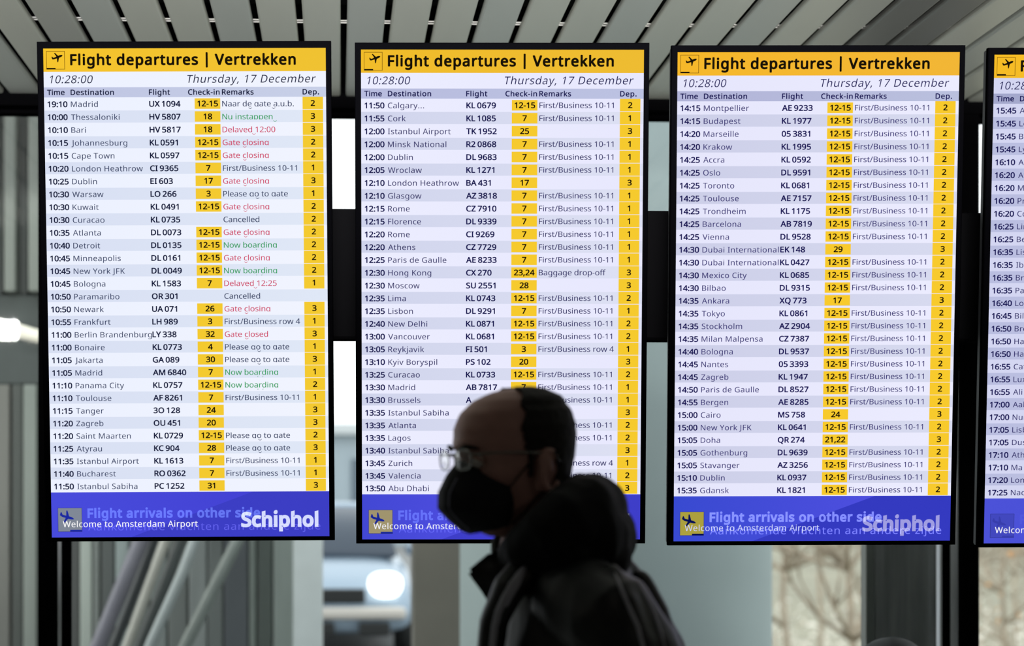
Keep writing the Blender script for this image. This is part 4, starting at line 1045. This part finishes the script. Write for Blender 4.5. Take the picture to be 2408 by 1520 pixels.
# face mask
bm = bmesh.new(); NU, NV = 32, 24; g = {}
cl_ = [(.0, .104, .004), (.14, .124, -.018), (.34, .139, -.046), (.55, .141, -.074), (.76, .124, -.094), (.92, .104, -.113), (1.0, .092, -.118)]
def cline(t):
    for a, b in zip(cl_, cl_[1:]):
        if t <= b[0]:
            q = (t - a[0]) / (b[0] - a[0]); return a[1] + (b[1] - a[1]) * q, a[2] + (b[2] - a[2]) * q
    return cl_[-1][1:]
for i in range(NV + 1):
    t = i / NV; cx_, cz_ = cline(t)
    ez = -.042 - t * .066; ex = .050 - .008 * math.sin(math.pi * t); ey = .0735 - .012 * t
    for k in range(NU + 1):
        s = k / NU * 2 - 1; a = abs(s)
        x = cx_ + (ex - cx_) * a ** 1.55; y = math.copysign(ey * (a ** .88), s) if a > 0 else 0; z = cz_ + (ez - cz_) * a ** 1.25
        x += .010 * math.sin(math.pi * a) * math.sin(math.pi * t)
        y *= 1 + .16 * math.sin(math.pi * a) * math.sin(math.pi * t)
        hx, hy, hz = headp(max(-.12, z), math.atan2(y / .075, max(.001, x) / .09), .003)
        if hx > x and a < .98: x = hx
        g[i, k] = bm.verts.new(H(x, y, z))
seam_pts = [g[i, 20].co + (L_ * .5 + F_ * .86) * .0015 for i in range(4, NV - 1, 2)]
for i in range(NV):
    for k in range(NU): bm.faces.new((g[i, k], g[i, k + 1], g[i + 1, k + 1], g[i + 1, k]))
mk = build('face_mask', bm, maskm, man, True); mk['label'] = 'black fabric face mask'
so = mk.modifiers.new('thick', 'SOLIDIFY'); so.thickness = .002; so.offset = 1
streak = build('mask_seam', tube(bmesh.new(), seam_pts, .0020, 8), mat('mask_seam_grey', (88, 88, 104), .6), mk, True)
for sy in (1, -1):
    build('ear_loop', tube(bmesh.new(), [H(.050, sy * .074, -.044), H(.028, sy * .0775, -.020), H(.004, sy * .081, .004), H(-.018, sy * .085, .019), H(-.032, sy * .086, .006)], .0016, 8), maskm, mk, True)
    build('ear_loop', tube(bmesh.new(), [H(.044, sy * .063, -.104), H(.022, sy * .068, -.086), H(.004, sy * .073, -.066), H(-.018, sy * .082, -.048), H(-.032, sy * .086, -.024), H(-.034, sy * .086, .002)], .0016, 8), maskm, mk, True)

# glasses
gl = mat('glasses_metal', (120, 122, 116), .25, metal=.9)
rim = None
def lens_pts(sy):
    o = []
    for i in range(24):
        t = 2 * math.pi * i / 24; c, s = math.cos(t), math.sin(t)
        yy = .0262 * (abs(c) ** .75) * (1 if c >= 0 else -1); zz = .0165 * (abs(s) ** .8) * (1 if s >= 0 else -1)
        yl = .0365 + yy; o.append(H(.1185 - .30 * max(0, yl - .012) ** 1.0 * .45, sy * yl, .004 + zz))
    return o
bm = bmesh.new()
tube(bm, lens_pts(1), .0011, 8, closed=True); tube(bm, lens_pts(-1), .0011, 8, closed=True)
tube(bm, [H(.120, .011, .009), H(.1235, 0, .013), H(.120, -.011, .009)], .0014, 8)
gf = build('glasses_frame', bm, gl, man, True)
lensm = glass('spectacle_lens', (.86, .88, .86), .25, .05)
for sy in (1, -1):
    bm = bmesh.new(); pp = lens_pts(sy); c = sum(pp, Vector()) / len(pp); cv = bm.verts.new(c + Fh * .0015); rv = [bm.verts.new(p) for p in pp]
    for i in range(24): bm.faces.new((cv, rv[i], rv[(i + 1) % 24]))
    build('lens', bm, lensm, gf, True)
    build('temple_arm', tube(bmesh.new(), [H(.1105, sy * .0625, .012), H(.096, sy * .074, .013), H(.05, sy * .080, .013), H(.0, sy * .083, .010), H(-.022, sy * .084, .012), H(-.038, sy * .084, -.006)], [.0016, .0018, .0018, .0018, .002, .002], 8), gl, gf, True)

def rumple(o, amp, f):
    """cloth folds: push the surface along its normals"""
    nor = [v.normal.copy() for v in o.data.vertices]
    for v, vn in zip(o.data.vertices, nor):
        c = v.co.copy(); n = noise.noise(Vector((c.x * f, c.y * f, c.z * f * .45)))
        n2 = 1 - abs(noise.noise(Vector((c.x * f * 1.7 + 5, c.y * f * 1.7, c.z * f * .8)))) * 2
        v.co = c + vn * amp * (n + .5 * n2)
    o.data.update()
# jacket: trunk and sleeves, one garment
bm = bmesh.new()
def ring_px(py, xl, xr, b, dd=.05, pw=2.3):
    c = M((xl + xr) / 2, py, dd); a = (xr - xl) / 2 / SC
    return (c, RT * a, FW * b)
J = [ring_px(1262, 1300, 1425, .06), ring_px(1300, 1215, 1468, .11), ring_px(1345, 1175, 1485, .155), ring_px(1390, 1160, 1505, .19), ring_px(1430, 1156, 1520, .215), ring_px(1475, 1150, 1535, .225), ring_px(1520, 1143, 1548, .23),
     ring_px(1600, 1126, 1590, .23), ring_px(1800, 1130, 1570, .215), ring_px(2050, 1140, 1560, .20), ring_px(2180, 1138, 1562, .20)]
loft(bm, J, 44, 2.25)
for sy in (1, -1):
    sh, el, wr = arms[sy]
    s2 = sh
    if sy == 1: tube(bm, [M(1365, 1415, -.15), M(1425, 1450, -.19), M(1490, 1545, -.205), M(1560, 1680, -.22), el, el.lerp(wr, .5), wr - (wr - el).normalized() * .02], [.075, .080, .078, .070, .064, .058, .045], 20)
    else: tube(bm, [sh, sh.lerp(el, .5), el, el.lerp(wr, .5), wr - (wr - el).normalized() * .02], [.070, .070, .064, .056, .045], 20)
# back yoke and shoulder folds
tube(bm, [M(1455, 1345, .02), M(1492, 1395, .03), M(1520, 1460, .03), M(1552, 1530, .03), M(1582, 1640, .03)], [.028, .036, .040, .044, .048], 16)
tube(bm, [M(1250, 1322, -.10), M(1195, 1385, -.14), M(1162, 1460, -.13), M(1150, 1560, -.12)], [.026, .026, .022, .02], 12)
tube(bm, [M(1440, 1345, -.20), M(1478, 1420, -.245), M(1512, 1510, -.27), M(1530, 1600, -.28)], [.016, .018, .018, .018], 12)
tube(bm, [M(1505, 1365, -.08), M(1548, 1440, -.10), M(1576, 1525, -.12), M(1600, 1640, -.12)], [.018, .020, .020, .020], 12)
jk = remeshed('jacket', bm, .006, coat, man, 3); rumple(jk, .0035, 9); jk['label'] = 'black padded jacket'
# fold highlights painted as pale tubes laid on the jacket's own surface
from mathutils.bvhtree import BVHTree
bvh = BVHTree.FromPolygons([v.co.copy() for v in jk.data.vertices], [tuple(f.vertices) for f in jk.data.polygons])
sheen_m = mat('jacket_highlight_grey', (150, 150, 160), .4, spec=.5)
def sheen_streak(pts, r):
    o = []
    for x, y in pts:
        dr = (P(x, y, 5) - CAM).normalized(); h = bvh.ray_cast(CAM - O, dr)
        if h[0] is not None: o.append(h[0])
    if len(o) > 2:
        s = build('streak', tube(bmesh.new(), o, [r * .5] + [r] * (len(o) - 2) + [r * .5], 8), sheen_m, jk, True); s['label'] = 'painted highlight seam'
sheen_streak([(1240, 1325), (1222, 1352), (1202, 1378), (1186, 1408), (1172, 1440), (1163, 1475), (1158, 1520), (1156, 1580)], .0060)
sheen_streak([(1228, 1352), (1212, 1378), (1200, 1398), (1190, 1424)], .0065)
sheen_streak([(1446, 1350), (1458, 1380), (1470, 1408), (1484, 1440), (1500, 1475), (1512, 1520), (1520, 1580)], .0034)
sheen_streak([(1500, 1370), (1522, 1412), (1540, 1450), (1554, 1490), (1566, 1540)], .0030)
# collar flap standing out in front
bm = bmesh.new()
outl = [(1166, 1290), (1150, 1312), (1096, 1343), (1110, 1362), (1138, 1400), (1158, 1440), (1200, 1450), (1250, 1380), (1240, 1310), (1200, 1284)]
f1 = [bm.verts.new(M(x, y, -.05 + .0 * i)) for i, (x, y) in enumerate(outl)]; f2 = [bm.verts.new(M(x + 4, y + 2, .02)) for x, y in outl]
bm.faces.new(f1); bm.faces.new(f2[::-1])
for i in range(len(outl)): bm.faces.new((f1[i], f2[i], f2[(i + 1) % len(outl)], f1[(i + 1) % len(outl)]))
bmesh.ops.bevel(bm, geom=bm.edges[:], offset=.006, segments=2, affect='EDGES')
build('collar_flap', bm, coat, jk, True)
# hood bunched round the neck
bm = bmesh.new()
hp = [(1222, 1310, -.06, .034), (1245, 1288, -.115, .042), (1285, 1262, -.135, .052), (1330, 1232, -.13, .058), (1370, 1206, -.10, .058), (1392, 1196, -.04, .054), (1396, 1198, .03, .052),
      (1385, 1198, .10, .058), (1330, 1212, .14, .056), (1270, 1238, .14, .050), (1240, 1286, .11, .042), (1218, 1308, .05, .034)]
tube(bm, [M(x, y, d) for x, y, d, r in hp], [r for *_, r in hp], 20, closed=True)
tube(bm, [M(1300, 1262, -.12), M(1370, 1262, -.10), M(1412, 1270, -.02), M(1408, 1270, .06)], [.060, .070, .062, .055], 18)
tube(bm, [M(1362, 1146, -.02), M(1388, 1156, .0), M(1418, 1190, .0), M(1438, 1236, .0), M(1440, 1290, .0)], [.020, .022, .026, .028, .028], 14)
tube(bm, [M(1275, 1308, -.12), M(1335, 1318, -.13), M(1420, 1310, -.08)], [.038, .050, .045], 16)
hd_o = remeshed('hood', bm, .005, hoodm, man, 5); rumple(hd_o, .006, 16); hd_o['label'] = 'bunched black hood behind the neck'
# pale shirt collar showing at the throat
sc_ = tube(bmesh.new(), [M(1172, 1262, .0), M(1164, 1280, -.005), M(1162, 1298, -.005)], [.0055, .0075, .006], 10)
s_ = build('shirt_collar', sc_, mat('shirt_grey', (120, 130, 128), .7), man, True); s_['label'] = 'small pale collar at the throat'
# trousers and shoes
bm = bmesh.new(); tr_m = mat('trousers_charcoal', (30, 31, 35), .85, var=.15, scale=30)
loft(bm, [(T(0, 0, .84), Ft * .125, Lt * .18), (T(0, 0, 1.0), Ft * .118, Lt * .168)], 28, 2.3)
for sy in (1, -1):
    hip, knee, ank, toe = hips[sy]
    tube(bm, [hip, hip.lerp(knee, .5), knee, knee.lerp(ank, .5), ank + UP * .0], [.105, .094, .078, .070, .062], 18)
remeshed('trousers', bm, .008, tr_m, man, 3)
shoe_m = mat('shoe_black', (16, 15, 15), .35)
for sy in (1, -1):
    hip, knee, ank, toe = hips[sy]; gz = toe.z - .038
    bm = bmesh.new(); b0 = Vector((ank.x, ank.y, 0))
    z0 = 0.0 if sy < 0 else .022
    loft(bm, [(b0 + Ft * x + UP * (z0 + h / 2 + .001), Lt * w, UP * h / 2) for x, w, h in ((-.075, .018, .06), (-.06, .036, .085), (0, .044, .13), (.06, .045, .105), (.12, .050, .075), (.17, .046, .062), (.205, .022, .045))], 20, 2.8)
    build('shoe', bm, shoe_m, man, True)
print('DONE', len(bpy.data.objects))
